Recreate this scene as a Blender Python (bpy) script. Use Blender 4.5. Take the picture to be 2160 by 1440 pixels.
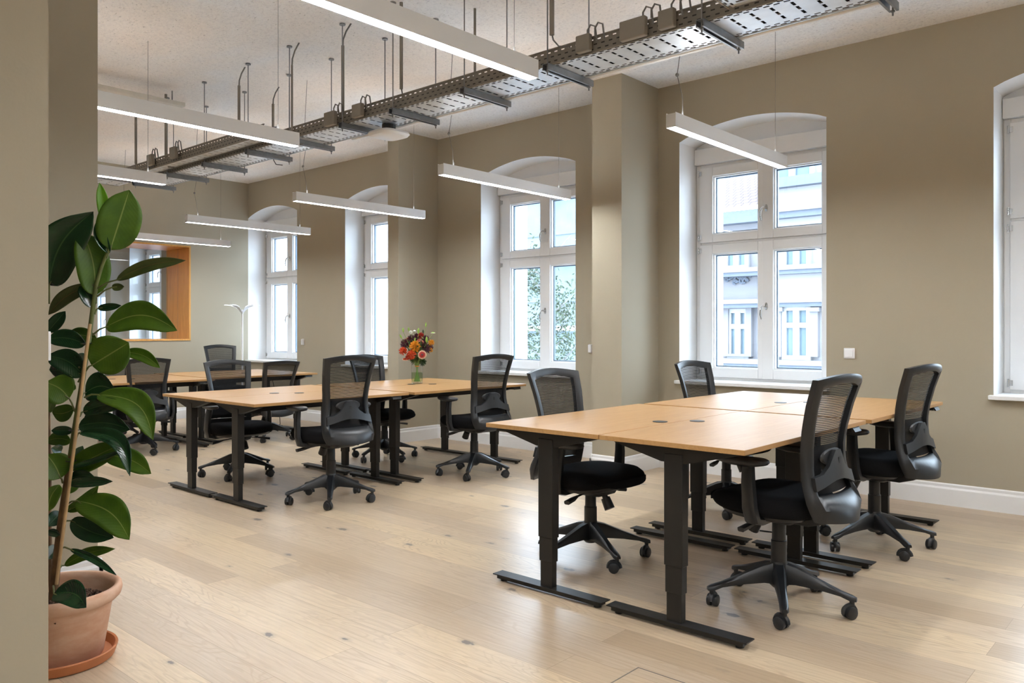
import bpy, math, random
from mathutils import Vector, Matrix
random.seed(7)
PI = math.pi
C = bpy.context.scene.collection
for o in list(bpy.data.objects): bpy.data.objects.remove(o)

# ------------------------------------------------------------------ camera, world, exposure
CAMZ = 1.27
YAW = math.atan((2590 - 1080) / 1687.0)
cam_d = bpy.data.cameras.new('camera'); cam = bpy.data.objects.new('camera', cam_d); C.objects.link(cam)
cam_d.sensor_width = 36; cam_d.lens = 1687 / 2160 * 36; cam_d.shift_y = -25 / 2160
cam_d.clip_start = 0.05; cam_d.clip_end = 400
cam.location = (0, 0, CAMZ); cam.rotation_euler = (PI / 2, 0, YAW)
sc = bpy.context.scene
sc.camera = cam
sc.view_settings.view_transform = 'Standard'; sc.view_settings.look = 'None'
sc.view_settings.gamma = 1; sc.view_settings.use_curve_mapping = False
sc.view_settings.exposure = 0.2
sc.cycles.use_denoising = True
sc.cycles.max_bounces = 10; sc.cycles.diffuse_bounces = 6; sc.cycles.transparent_max_bounces = 24
sc.cycles.sample_clamp_indirect = 8
SKY = 12.0
LAMP = 95.0
w = bpy.data.worlds.new('sky'); sc.world = w; w.use_nodes = True
bg = w.node_tree.nodes['Background']
bg.inputs[0].default_value = (0.70, 0.85, 1.0, 1); bg.inputs[1].default_value = SKY

WY = 6.42      # inner face of window wall
FY = 6.72      # window frame plane
OY = 7.14      # outer face
CEIL = 3.5
BX = -11.16    # far wall
WINS = [-17.2, -14.75, -10.5, -8.05, -5.55, -3.046, -0.56, 1.95]
HW = 0.662
for xc in WINS:
    l = bpy.data.lights.new('window_portal', 'AREA'); l.shape = 'RECTANGLE'; l.size = 1.2; l.size_y = 2.1
    l.cycles.is_portal = True
    lo = bpy.data.objects.new('window_portal', l); C.objects.link(lo)
    lo.location = (xc, OY + .03, 1.85); lo.rotation_euler = (-PI / 2, 0, 0)

# ------------------------------------------------------------------ material helpers
class NT:
    def __init__(s, name):
        s.m = bpy.data.materials.new(name); s.m.use_nodes = True
        s.t = s.m.node_tree; s.b = s.t.nodes['Principled BSDF']; s.out = s.t.nodes['Material Output']
    def n(s, typ, **kw):
        nd = s.t.nodes.new(typ)
        for k, v in kw.items():
            if k.startswith('i_'):
                key = k[2:]; key = int(key) if key.isdigit() else key.replace('_', ' ')
                nd.inputs[key].default_value = v
            else: setattr(nd, k, v)
        return nd
    def l(s, a, b): s.t.links.new(a, b)
    def math(s, op, a, b=None, c=None, clamp=False):
        nd = s.t.nodes.new('ShaderNodeMath'); nd.operation = op; nd.use_clamp = clamp
        for i, v in enumerate((a, b, c)):
            if v is None: continue
            if isinstance(v, (int, float)): nd.inputs[i].default_value = v
            else: s.l(v, nd.inputs[i])
        return nd.outputs[0]
    def coord(s, kind='Object'):
        return s.n('ShaderNodeTexCoord').outputs[kind]
    def mapping(s, vec, scale=(1, 1, 1), loc=(0, 0, 0), rot=(0, 0, 0)):
        m = s.n('ShaderNodeMapping'); m.inputs['Scale'].default_value = scale
        m.inputs['Location'].default_value = loc; m.inputs['Rotation'].default_value = rot
        s.l(vec, m.inputs['Vector']); return m.outputs[0]
    def noise(s, vec, scale, detail=4, rough=.5, dist=0):
        nd = s.n('ShaderNodeTexNoise'); nd.inputs['Scale'].default_value = scale
        nd.inputs['Detail'].default_value = detail; nd.inputs['Roughness'].default_value = rough
        nd.inputs['Distortion'].default_value = dist
        if vec is not None: s.l(vec, nd.inputs['Vector'])
        return nd.outputs['Fac']
    def ramp(s, fac, stops):
        r = s.n('ShaderNodeValToRGB'); e = r.color_ramp.elements
        e[0].position, e[0].color = stops[0][0], (*stops[0][1], 1)
        e[1].position, e[1].color = stops[-1][0], (*stops[-1][1], 1)
        for p, c in stops[1:-1]:
            x = e.new(p); x.color = (*c, 1)
        s.l(fac, r.inputs[0]); return r.outputs[0]
    def mix(s, fac, a, b, mode='MIX'):
        m = s.n('ShaderNodeMix', data_type='RGBA', blend_type=mode)
        for v, i in ((fac, 0), (a, 6), (b, 7)):
            if isinstance(v, (int, float)): m.inputs[i].default_value = v
            elif isinstance(v, tuple): m.inputs[i].default_value = (*v, 1)
            else: s.l(v, m.inputs[i])
        return m.outputs[2]
    def bump(s, h, strength=.3, dist=.01):
        b = s.n('ShaderNodeBump'); b.inputs['Strength'].default_value = strength
        b.inputs['Distance'].default_value = dist; s.l(h, b.inputs['Height']); s.l(b.outputs[0], s.b.inputs['Normal'])
    def col(s, v):
        if isinstance(v, tuple): s.b.inputs['Base Color'].default_value = (*v, 1)
        else: s.l(v, s.b.inputs['Base Color'])
        return s
    def pr(s, rough=.5, metal=0, spec=.5, coat=0):
        s.b.inputs['Roughness'].default_value = rough; s.b.inputs['Metallic'].default_value = metal
        s.b.inputs['Specular IOR Level'].default_value = spec; s.b.inputs['Coat Weight'].default_value = coat
        return s
    def alpha(s, fac):      # fac 1 = solid
        tr = s.n('ShaderNodeBsdfTransparent'); mx = s.n('ShaderNodeMixShader')
        if isinstance(fac, (int, float)): mx.inputs[0].default_value = fac
        else: s.l(fac, mx.inputs[0])
        s.l(tr.outputs[0], mx.inputs[1]); s.l(s.b.outputs[0], mx.inputs[2]); s.l(mx.outputs[0], s.out.inputs[0])

def plain(name, c, rough=.5, metal=0, spec=.5, var=0.06, nscale=6, bump=0, bscale=200):
    t = NT(name); t.pr(rough, metal, spec)
    v = t.coord()
    f = t.noise(v, nscale, 3)
    a = tuple(x * (1 - var) for x in c); b = tuple(min(1, x * (1 + var)) for x in c)
    t.col(t.ramp(f, [(.3, a), (.7, b)]))
    if bump: t.bump(t.noise(v, bscale, 2), bump, .002)
    return t.m

M = {}
M['wall'] = plain('greige_paint', (.375, .333, .255), .75, spec=.25, var=.025, nscale=1.2, bump=.12, bscale=90)
M['white'] = plain('white_paint', (.80, .80, .80), .5, spec=.3, var=.015, bump=.06, bscale=60)
M['pvc'] = plain('window_white', (.80, .80, .80), .3, var=.01)
M['stucco'] = plain('outer_white_render', (.85, .86, .88), .9, var=.02)
M['black'] = plain('black_plastic', (.018, .019, .021), .42, var=.1)
M['dgrey'] = plain('charcoal_plastic', (.013, .014, .016), .36, var=.08)
M['fabric'] = plain('black_fabric', (.008, .008, .009), .95, spec=.1, var=.2, nscale=300, bump=.3, bscale=900)
M['legmetal'] = plain('black_powder_coat', (.013, .012, .011), .42, spec=.38, var=.05)
M['taupe'] = plain('taupe_painted_metal', (.22, .195, .16), .6, var=.05)
M['rod'] = plain('grey_rod', (.25, .25, .25), .4, metal=.7)
M['chrome'] = plain('brushed_metal', (.62, .62, .62), .25, metal=1)
M['alu'] = plain('white_aluminium', (.85, .86, .88), .4, var=.01)
M['cable'] = plain('grey_cable', (.16, .15, .14), .6)
M['rubber'] = plain('black_rubber', (.012, .012, .012), .6)
M['cream'] = plain('cream_plastic', (.66, .62, .55), .5)
M['bamboo'] = plain('bamboo_stake', (.50, .33, .16), .5, var=.2, nscale=20)
M['pebble'] = plain('clay_granules', (.09, .045, .028), .9, var=.5, nscale=60)

def m_ceiling():
    t = NT('rough_plaster_ceiling'); t.pr(.9, spec=.15); v = t.coord()
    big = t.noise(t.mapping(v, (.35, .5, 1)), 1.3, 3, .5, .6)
    base = t.ramp(big, [(.36, (.93, .84, .76)), (.5, (.92, .88, .84)), (.64, (.90, .92, .95))])  # bluish window light and warm light patches put into the plaster colour
    n1 = t.noise(v, 15, 7, .75)
    n2 = t.noise(t.mapping(v, (1, 2.2, 1)), 30, 4, .65)
    sp = t.ramp(n2, [(.33, (.55, .52, .50)), (.38, (1, 1, 1))])
    n3 = t.noise(v, 55, 3, .7)
    c = t.mix(.75, base, sp, 'MULTIPLY')
    c = t.mix(1.0, c, t.ramp(n3, [(.38, (.90, .90, .91)), (.52, (1, 1, 1))]), 'MULTIPLY')
    t.col(c)
    h = t.math('ADD', t.math('MULTIPLY', n1, .7), t.ramp(n2, [(.28, (0, 0, 0)), (.4, (1, 1, 1))]))
    t.bump(h, .6, .04)
    return t.m
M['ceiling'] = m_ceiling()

def m_floor():
    t = NT('oak_plank_floor'); v = t.coord()
    br = t.n('ShaderNodeTexBrick'); br.offset = .37; br.squash = 1
    br.inputs['Scale'].default_value = 1; br.inputs['Mortar Size'].default_value = .0011
    br.inputs['Mortar Smooth'].default_value = .1; br.inputs['Bias'].default_value = 0
    br.inputs['Brick Width'].default_value = 1.9; br.inputs['Row Height'].default_value = .178
    br.inputs['Color1'].default_value = (0, 0, 0, 1); br.inputs['Color2'].default_value = (1, 1, 1, 1)
    br.inputs['Mortar'].default_value = (.5, .5, .5, 1)
    t.l(v, br.inputs['Vector'])
    tone = br.outputs['Color']
    off = t.n('ShaderNodeVectorMath', operation='MULTIPLY_ADD'); t.l(tone, off.inputs[0]); off.inputs[1].default_value = (7, 11, 5); t.l(v, off.inputs[2])
    g1 = t.noise(t.mapping(off.outputs[0], (.8, 9, 1)), 3.0, 6, .6, 1.2)
    g2 = t.noise(t.mapping(off.outputs[0], (2.5, 60, 1)), 3.0, 4, .6, .3)
    base = t.ramp(tone, [(0, (.42, .315, .21)), (.3, (.56, .44, .315)), (.5, (.65, .51, .345)), (.75, (.58, .455, .325)), (1, (.48, .38, .28))])
    c = t.mix(.55, base, t.ramp(g1, [(.3, (.80, .77, .74)), (.62, (1.0, 1.0, 1.0))]), 'MULTIPLY')
    c = t.mix(.35, c, t.ramp(g2, [(.35, (.78, .75, .72)), (.6, (1, 1, 1))]), 'MULTIPLY')
    # rings of the heartwood
    wv = t.n('ShaderNodeTexWave', wave_type='RINGS', rings_direction='Z'); wv.inputs['Scale'].default_value = 5.0; wv.inputs['Distortion'].default_value = 7
    wv.inputs['Detail'].default_value = 2; wv.inputs['Detail Scale'].default_value = 1.2
    t.l(t.mapping(off.outputs[0], (.28, 2.2, 1)), wv.inputs['Vector'])
    c = t.mix(.30, c, t.ramp(wv.outputs['Fac'], [(.0, (.74, .70, .64)), (.35, (1, 1, 1))]), 'MULTIPLY')
    gn = t.noise(t.mapping(off.outputs[0], (.55, 4.2, 1)), 1.7, 2, .5, .5)
    gl_ = t.math('SINE', t.math('MULTIPLY', gn, 130.0))
    gm_ = t.noise(t.mapping(off.outputs[0], (.5, 2, 1), (9, 4, 0)), 1.4, 2)
    gf = t.math('MULTIPLY', t.ramp(gl_, [(.35, (0, 0, 0)), (.95, (1, 1, 1))]), t.ramp(gm_, [(.44, (.10, .10, .10)), (.60, (.62, .62, .62))]))
    c = t.mix(gf, c, (.40, .29, .19))
    # knots
    vo = t.n('ShaderNodeTexVoronoi'); vo.inputs['Scale'].default_value = 1.0
    t.l(t.mapping(v, (3.1, 6.2, 1)), vo.inputs['Vector'])
    kn = t.math('ADD', vo.outputs['Distance'], t.math('MULTIPLY', t.noise(v, 45, 3), .16))
    sel = t.n('ShaderNodeSeparateColor'); t.l(vo.outputs['Color'], sel.inputs[0])
    rad = t.math('MULTIPLY', t.math('SUBTRACT', sel.outputs[0], .12), .22)
    k = t.math('SUBTRACT', kn, rad)
    c = t.mix(t.ramp(k, [(.0, (.92, .92, .92)), (.03, (.25, .25, .25)), (.11, (0, 0, 0))]), c, (.11, .095, .085))
    c = t.mix(br.outputs['Fac'], c, (.30, .21, .13))
    st = t.noise(t.mapping(v, (1.2, 16, 1), (3, 1, 0)), 2.6, 4, .6, .4)
    c = t.mix(t.ramp(st, [(.70, (0, 0, 0)), (.78, (.55, .55, .55))]), c, (.30, .25, .21))
    t.col(c); t.pr(.30, spec=.6)
    h = t.math('SUBTRACT', t.math('MULTIPLY', g2, .15), br.outputs['Fac'])
    t.bump(h, .25, .002)
    return t.m
M['floor'] = m_floor()

def m_wood(name, c0, c1, axis='Y', rough=.35, sc_=1):
    t = NT(name); v = t.coord(); t.pr(rough, spec=.3)
    s = {'X': (1.0, 14, 14), 'Y': (14, 1.0, 14), 'Z': (14, 14, 1.0)}[axis]
    g = t.noise(t.mapping(v, s), 2.2 * sc_, 6, .65, 1.0)
    g2 = t.noise(t.mapping(v, tuple(x * 6 for x in s)), 2.0 * sc_, 3, .6)
    c = t.ramp(g, [(.3, c0), (.7, c1)])
    c = t.mix(.25, c, t.ramp(g2, [(.35, (.75, .72, .68)), (.6, (1, 1, 1))]), 'MULTIPLY')
    t.col(c); return t.m
M['desk'] = m_wood('oak_veneer', (.38, .210, .080), (.45, .265, .112), 'Y', .4)
M['oak'] = m_wood('orange_oak', (.62, .30, .075), (.78, .42, .13), 'Z')

def m_glass(name, tint, gl=.6):
    t = NT(name); lw = t.n('ShaderNodeLayerWeight'); lw.inputs[0].default_value = .5; fz = t.math('ADD', t.math('MULTIPLY', t.math('POWER', lw.outputs['Facing'], 4.0), .8), .06)
    tr = t.n('ShaderNodeBsdfTransparent'); tr.inputs[0].default_value = (*tint, 1)
    g = t.n('ShaderNodeBsdfGlossy'); g.inputs['Roughness'].default_value = .01
    mx = t.n('ShaderNodeMixShader'); t.l(t.math('MULTIPLY', fz, gl, clamp=True), mx.inputs[0])
    t.l(tr.outputs[0], mx.inputs[1]); t.l(g.outputs[0], mx.inputs[2]); t.l(mx.outputs[0], t.out.inputs[0])
    return t.m
M['glass'] = m_glass('window_glass', (.95, .98, 1.0), 1.0)
M['vase'] = m_glass('vase_glass', (.95, .97, .97), 1.0)

def m_emit(name, c, s):
    t = NT(name); t.col((.9, .9, .9)); t.b.inputs['Emission Color'].default_value = (*c, 1); t.b.inputs['Emission Strength'].default_value = s
    return t.m
M['ceiling_fill'] = m_emit('added_ceiling_glow', (.94, .975, 1.0), LAMP*.20)  # upward glow added to lift the ceiling brightness
M['lamp'] = m_emit('led_diffuser', (.94, .975, 1.0), LAMP)

def m_chairmesh(name, lo, hi):
    t = NT(name); t.pr(.85, spec=.12).col((.012, .012, .013)); v = t.coord()
    sx = t.n('ShaderNodeSeparateXYZ'); t.l(v, sx.inputs[0])
    f = t.math('FRACT', t.math('MULTIPLY', sx.outputs[2], 125.0))
    line = t.math('GREATER_THAN', f, .62)
    f2 = t.math('FRACT', t.math('MULTIPLY', sx.outputs[1], 300.0))
    a = t.math('ADD', t.math('MULTIPLY', line, hi - lo), lo)
    a = t.math('MAXIMUM', a, t.math('MULTIPLY', t.math('GREATER_THAN', f2, .75), hi * .85))
    t.alpha(a); return t.m
M['mesh'] = m_chairmesh('chair_mesh', .55, .96)
M['mesh2'] = m_chairmesh('chair_mesh_double', .95, .99)

def m_slots(name, c, rough, metal, xper, rows, cross=None):
    """sheet metal with punched slots, some rows only painted dark for inside shade: rows = [(centre, half, duty)] across local Y (or Z when rows given as 'z')"""
    t = NT(name); t.pr(rough, metal); v = t.coord('Object')
    s = t.n('ShaderNodeSeparateXYZ'); t.l(v, s.inputs[0])
    x, across = s.outputs[0], s.outputs[1]
    mask = None; dark = None
    for row_ in rows:
        ce, ha, per, duty, ph = row_[:5]
        inb = t.math('LESS_THAN', t.math('ABSOLUTE', t.math('SUBTRACT', across, ce)), ha)
        fx = t.math('FRACT', t.math('ADD', t.math('MULTIPLY', x, 1 / per), ph))
        m = t.math('MULTIPLY', inb, t.math('LESS_THAN', fx, duty))
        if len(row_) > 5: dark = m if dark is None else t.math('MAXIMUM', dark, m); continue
        mask = m if mask is None else t.math('MAXIMUM', mask, m)
    if cross:
        per, wd, y0, y1, yper = cross
        fx = t.math('ABSOLUTE', t.math('SUBTRACT', t.math('FRACT', t.math('MULTIPLY', x, 1 / per)), .5))
        m = t.math('MULTIPLY', t.math('LESS_THAN', fx, wd / per / 2), t.math('LESS_THAN', t.math('ABSOLUTE', across), y1))
        fy = t.math('LESS_THAN', t.math('FRACT', t.math('ADD', t.math('MULTIPLY', across, 1 / yper), .5)), .72)
        mask = t.math('MAXIMUM', mask, t.math('MULTIPLY', m, fy))
    nz = t.noise(v, 9, 3)
    cc = t.ramp(nz, [(.3, tuple(a * .85 for a in c)), (.7, c)])
    if dark is not None: cc = t.mix(dark, cc, (.02, .018, .015))  # shaded tray inside painted on as dark slots, not cut through
    t.col(cc)
    t.alpha(t.math('SUBTRACT', 1.0, mask)); return t.m
zinc = (.72, .76, .80)
M['tray_bottom'] = m_slots('galvanised_tray_bottom', zinc, .42, .55, .05,
    [(-.138, .006, .05, .62, 0), (-.118, .006, .05, .62, .5), (.138, .006, .05, .62, 0), (.118, .006, .05, .62, .5)],
    (.10, .016, -.09, .095, .062))
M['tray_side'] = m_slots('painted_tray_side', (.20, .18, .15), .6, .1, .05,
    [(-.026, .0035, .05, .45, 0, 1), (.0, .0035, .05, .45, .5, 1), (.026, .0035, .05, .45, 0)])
M['zinc'] = plain('galvanised_steel', (.45, .47, .50), .38, metal=.7, var=.12, nscale=30)
M['darkzinc'] = plain('dark_galvanised_rail', (.20, .21, .22), .4, metal=.6, var=.1, nscale=30)

def m_terracotta():
    t = NT('pale_terracotta'); t.pr(.85, spec=.2); v = t.coord()
    a = t.noise(t.mapping(v, (2, 2, 5)), 2.2, 4, .6)
    t.col(t.ramp(a, [(.3, (.50, .27, .17)), (.5, (.58, .36, .25)), (.7, (.66, .47, .36))]))
    t.bump(t.noise(v, 120, 3), .15, .002); return t.m
M['terra'] = m_terracotta()
M['saucer'] = plain('orange_terracotta', (.42, .15, .055), .6, var=.15)

def m_leaf(name, c0, c1, rough=.28, sub=0.0, vein=(.30, .36, .10)):
    t = NT(name); v = t.coord('UV')
    s = t.n('ShaderNodeSeparateXYZ'); t.l(v, s.inputs[0])
    mid = t.math('ABSOLUTE', t.math('SUBTRACT', s.outputs[0], .5))
    n = t.noise(t.coord(), 14, 3)
    c = t.ramp(n, [(.3, c0), (.7, c1)])
    c = t.mix(t.ramp(mid, [(.008, (.75, .75, .75)), (.022, (0, 0, 0))]), c, vein)
    t.col(c); t.pr(rough, spec=.5)
    if sub:
        tl = t.n('ShaderNodeBsdfTranslucent'); t.l(c, tl.inputs[0]); mx = t.n('ShaderNodeMixShader'); mx.inputs[0].default_value = sub
        t.l(t.b.outputs[0], mx.inputs[1]); t.l(tl.outputs[0], mx.inputs[2]); t.l(mx.outputs[0], t.out.inputs[0])
    sv = t.math('SINE', t.math('MULTIPLY', t.math('ADD', s.outputs[1], t.math('MULTIPLY', mid, .5)), 95.0))
    t.bump(t.math('MULTIPLY', sv, .5), .12, .002)
    return t.m
M['leaf_under'] = m_leaf('leaf_underside_green', (.050, .115, .006), (.085, .165, .010), .42, .3)
M['leaf_top'] = m_leaf('leaf_upper_dark_green', (.006, .030, .010), (.012, .048, .016), .2, 0, (.05, .11, .04))
M['leaf_young'] = m_leaf('leaf_young_green', (.11, .27, .008), (.16, .36, .015), .35, .4)
M['leaf_olive'] = m_leaf('leaf_brownish_green', (.040, .055, .012), (.065, .085, .018), .4, .15, (.16, .08, .04))
M['stem'] = plain('green_brown_stem', (.10, .115, .030), .5, var=.3, nscale=15)
M['bark'] = plain('brown_stem_bark', (.15, .085, .035), .7, var=.35, nscale=25)

# ------------------------------------------------------------------ mesh builder
class MB:
    def __init__(s): s.v = []; s.f = []; s.mi = []; s.uv = {}
    def face(s, idx, mi=0): s.f.append(tuple(idx)); s.mi.append(mi)
    def quad(s, a, b, c, d, mi=0):
        n = len(s.v); s.v += [tuple(a), tuple(b), tuple(c), tuple(d)]; s.face((n, n+1, n+2, n+3), mi); return s
    def box(s, x0, x1, y0, y1, z0, z1, mi=0):
        n = len(s.v)
        s.v += [(x0,y0,z0),(x1,y0,z0),(x1,y1,z0),(x0,y1,z0),(x0,y0,z1),(x1,y0,z1),(x1,y1,z1),(x0,y1,z1)]
        for q in ((0,3,2,1),(4,5,6,7),(0,1,5,4),(1,2,6,5),(2,3,7,6),(3,0,4,7)): s.face([n+i for i in q], mi)
        return s
    def prism(s, pts, vec, mi=0):
        n = len(s.v); k = len(pts); vec = Vector(vec)
        s.v += [tuple(p) for p in pts] + [tuple(Vector(p) + vec) for p in pts]
        s.face([n+i for i in range(k)][::-1], mi); s.face([n+k+i for i in range(k)], mi)
        for i in range(k): s.face((n+i, n+(i+1)%k, n+k+(i+1)%k, n+k+i), mi)
        return s
    def rings(s, rings, closed=True, cap=True, mi=0):
        n = len(s.v); k = len(rings[0])
        for r in rings: s.v += [tuple(p) for p in r]
        for j in range(len(rings)-1):
            for i in range(k if closed else k-1):
                a = n+j*k+i; b = n+j*k+(i+1)%k; s.face((a, b, b+k, a+k), mi)
        if cap and closed:
            s.face([n+i for i in range(k)][::-1], mi); s.face([n+(len(rings)-1)*k+i for i in range(k)], mi)
        return s
    def cyl(s, p0, p1, r0, r1=None, n=16, mi=0):
        return s.tube([p0, p1], [r0, r0 if r1 is None else r1], n, mi=mi)
    def tube(s, pts, r, n=10, mi=0, sect=None, up=None):
        pts = [Vector(p) for p in pts]
        if not isinstance(r, (list, tuple)): r = [r]*len(pts)
        rr = []; pu = up and Vector(up)
        for i, p in enumerate(pts):
            d = (pts[min(i+1, len(pts)-1)] - pts[max(i-1, 0)]).normalized()
            u = pu if pu is not None else (Vector((0,0,1)) if abs(d.z) < .95 else Vector((1,0,0)))
            sx = d.cross(u).normalized(); sy = sx.cross(d).normalized()
            if up is None: pu = sy
            if sect: rr.append([p + sx*a*r[i] + sy*b*r[i] for a, b in sect])
            else: rr.append([p + (sx*math.cos(t) + sy*math.sin(t))*r[i] for t in (2*PI*k/n for k in range(n))])
        return s.rings(rr, mi=mi)
    def lathe(s, prof, n=32, c=(0,0,0), mi=0, cap=True):
        return s.rings([[(c[0]+r*math.cos(2*PI*k/n), c[1]+r*math.sin(2*PI*k/n), c[2]+z) for k in range(n)] for r, z in prof], mi=mi, cap=cap)
    def ball(s, c, r, n=10, m=6, sc_=(1,1,1), mi=0):
        return s.rings([[(c[0]+r*sc_[0]*math.sin(PI*(j+.02)/(m+.04))*math.cos(2*PI*k/n), c[1]+r*sc_[1]*math.sin(PI*(j+.02)/(m+.04))*math.sin(2*PI*k/n), c[2]-r*sc_[2]*math.cos(PI*j/m)) for k in range(n)] for j in range(m+1)], mi=mi)
    def grid(s, fn, nu, nv, mi=0, uv=False):
        n = len(s.v)
        for j in range(nv+1):
            for i in range(nu+1):
                s.v.append(tuple(fn(i/nu, j/nv)))
                if uv: s.uv[len(s.v)-1] = (i/nu, j/nv)
        for j in range(nv):
            for i in range(nu):
                a = n+j*(nu+1)+i; s.face((a, a+1, a+nu+2, a+nu+1), mi)
        return s
    def xf(s, mat):
        s.v = [tuple(mat @ Vector(p)) for p in s.v]; return s

def obj(name, mb, mats, parent=None, smooth=False, bevel=0, label=None, solid=0, seg=2):
    me = bpy.data.meshes.new(name); me.from_pydata(mb.v, [], mb.f)
    if not isinstance(mats, (list, tuple)): mats = [mats]
    for m in mats: me.materials.append(M[m] if isinstance(m, str) else m)
    me.polygons.foreach_set('material_index', mb.mi)
    if mb.uv:
        ul = me.uv_layers.new(name='UVMap')
        for li, lp in enumerate(me.loops): ul.data[li].uv = mb.uv.get(lp.vertex_index, (0, 0))
    me.update()
    if smooth:
        me.polygons.foreach_set('use_smooth', [True]*len(me.polygons))
        try: me.set_sharp_from_angle(angle=math.radians(40 if smooth is True else smooth))
        except Exception: pass
    o = bpy.data.objects.new(name, me); C.objects.link(o)
    if parent: o.parent = parent
    if solid:
        md = o.modifiers.new('solid', 'SOLIDIFY'); md.thickness = solid; md.offset = 0
    if bevel:
        md = o.modifiers.new('bevel', 'BEVEL'); md.width = bevel; md.segments = seg; md.limit_method = 'ANGLE'; md.angle_limit = math.radians(40)
        me.polygons.foreach_set('use_smooth', [True]*len(me.polygons))
        try: me.set_sharp_from_angle(angle=math.radians(35))
        except Exception: pass
    if label: o['label'] = label
    return o
def empty(name, loc=(0,0,0), rz=0):
    o = bpy.data.objects.new(name, None); C.objects.link(o); o.location = loc; o.rotation_euler = (0, 0, rz); o.empty_display_size = .1; return o
def tag(o, label, cat, group=None, kind=None):
    o['label'] = label; o['category'] = cat
    if group: o['group'] = group
    if kind: o['kind'] = kind
    return o
def struct(name, mb, mats, **k):
    o = obj(name, mb, mats, **k); o['kind'] = 'structure'; return o
def copy_tree(o, parent=None):
    c = o.copy(); C.objects.link(c); c.parent = parent
    for ch in list(o.children): copy_tree(ch, c)
    return c
def sm(t): return t*t*(3-2*t)
def lerp_tab(tab, z):
    if z <= tab[0][0]: return tab[0][1]
    for (a, b), (c, d) in zip(tab, tab[1:]):
        if z <= c: return b + (d-b)*sm((z-a)/(c-a)) if False else b + (d-b)*((z-a)/(c-a))
    return tab[-1][1]

# view helpers used to read places off the photograph (pixel of the 2160x1440 frame -> world point)
_s, _c = math.sin(YAW), math.cos(YAW)
def ray(px, py):
    u = (px-1080)/1687; v = (695-py)/1687
    return Vector((-_s+u*_c, _c+u*_s, v))
def at(px, py, depth): return Vector((0,0,CAMZ)) + ray(px, py)*depth

# ------------------------------------------------------------------ room shell
mb = MB().box(-18, 3.2, -3.2, WY+.02, -.12, 0); struct('floor', mb, 'floor')
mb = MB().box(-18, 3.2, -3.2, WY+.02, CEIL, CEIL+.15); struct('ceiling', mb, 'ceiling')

SPR, RISE = 2.965, .125      # spring line and rise of the window arches
def arch_z(x, xc):
    t = (x-xc)/HW; return SPR + RISE*math.cos(t*PI/2)**.8 if abs(t) < 1 else SPR
SILLZ = .785
def window_wall():
    mb = MB(); NA = 20
    edges = [-18.0]
    for xc in WINS: edges += [xc-HW, xc+HW]
    edges.append(3.2)
    for i in range(0, len(edges), 2):
        a, b = edges[i], edges[i+1]
        mb.quad((a,WY,0),(b,WY,0),(b,WY,CEIL),(a,WY,CEIL))
    for xc in WINS:
        a, b = xc-HW, xc+HW
        mb.quad((a,WY,0),(b,WY,0),(b,WY,SILLZ),(a,WY,SILLZ))
        mb.quad((a,WY,SILLZ),(b,WY,SILLZ),(b,FY+.02,SILLZ),(a,FY+.02,SILLZ), 1)
        mb.quad((a,WY,SILLZ),(a,FY+.02,SILLZ),(a,FY+.02,SPR),(a,WY,SPR), 1)
        mb.quad((b,FY+.02,SILLZ),(b,WY,SILLZ),(b,WY,SPR),(b,FY+.02,SPR), 1)
        for k in range(NA):
            x0, x1 = a+(b-a)*k/NA, a+(b-a)*(k+1)/NA; z0, z1 = arch_z(x0, xc), arch_z(x1, xc)
            mb.quad((x0,WY,z0),(x1,WY,z1),(x1,WY,CEIL),(x0,WY,CEIL))
            mb.quad((x0,FY+.02,z0),(x1,FY+.02,z1),(x1,WY,z1),(x0,WY,z0), 1)
    # outer leaf of the wall
    HO = .60; e = [-18.0]
    for xc in WINS: e += [xc-HO, xc+HO]
    e.append(3.2)
    for i in range(0, len(e), 2): mb.box(e[i], e[i+1], FY+.02, OY, -6, 14, 2)
    for xc in WINS:
        mb.box(xc-HO, xc+HO, FY+.02, OY, -6, .815, 2); mb.box(xc-HO, xc+HO, FY+.02, OY, 2.80, 14, 2)
    return mb
struct('wall_north', window_wall(), ['wall', 'white', 'stucco'])

OY0, OY1, OZ0, OZ1 = 3.0, 5.505, 1.115, 2.475   # interior opening in the far wall
BX2 = -11.86
mb = MB()
mb.box(BX2, BX, -3.2, OY0, 0, CEIL); mb.box(BX2, BX, OY1, WY, 0, CEIL)
mb.box(BX2, BX, OY0, OY1, 0, OZ0); mb.box(BX2, BX, OY0, OY1, OZ1, CEIL)
struct('wall_west', mb, 'wall')
struct('wall_south', MB().box(-18, 3.2, -3.2, -3.0, 0, CEIL), 'wall')
struct('wall_east', MB().box(3.0, 3.2, -3.0, WY, 0, CEIL), 'wall')
struct('wall_far_west', MB().box(-18, -17.8, -3.0, WY, 0, CEIL), 'white')
# foreground partition and the pier behind the plant
struct('wall_partition', MB().box(-2.62, -2.40, -3.0, .783, 0, CEIL), 'wall')
struct('wall_pier', MB().box(-4.235, -4.10, .20, 1.556, 0, CEIL), 'wall')
# pilasters
struct('pillar', MB().box(-4.245, -3.93, 5.82, WY, 0, CEIL), 'wall')
struct('pillar', MB().box(-7.10, -6.915, 5.82, WY, 0, CEIL), 'wall')

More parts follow.
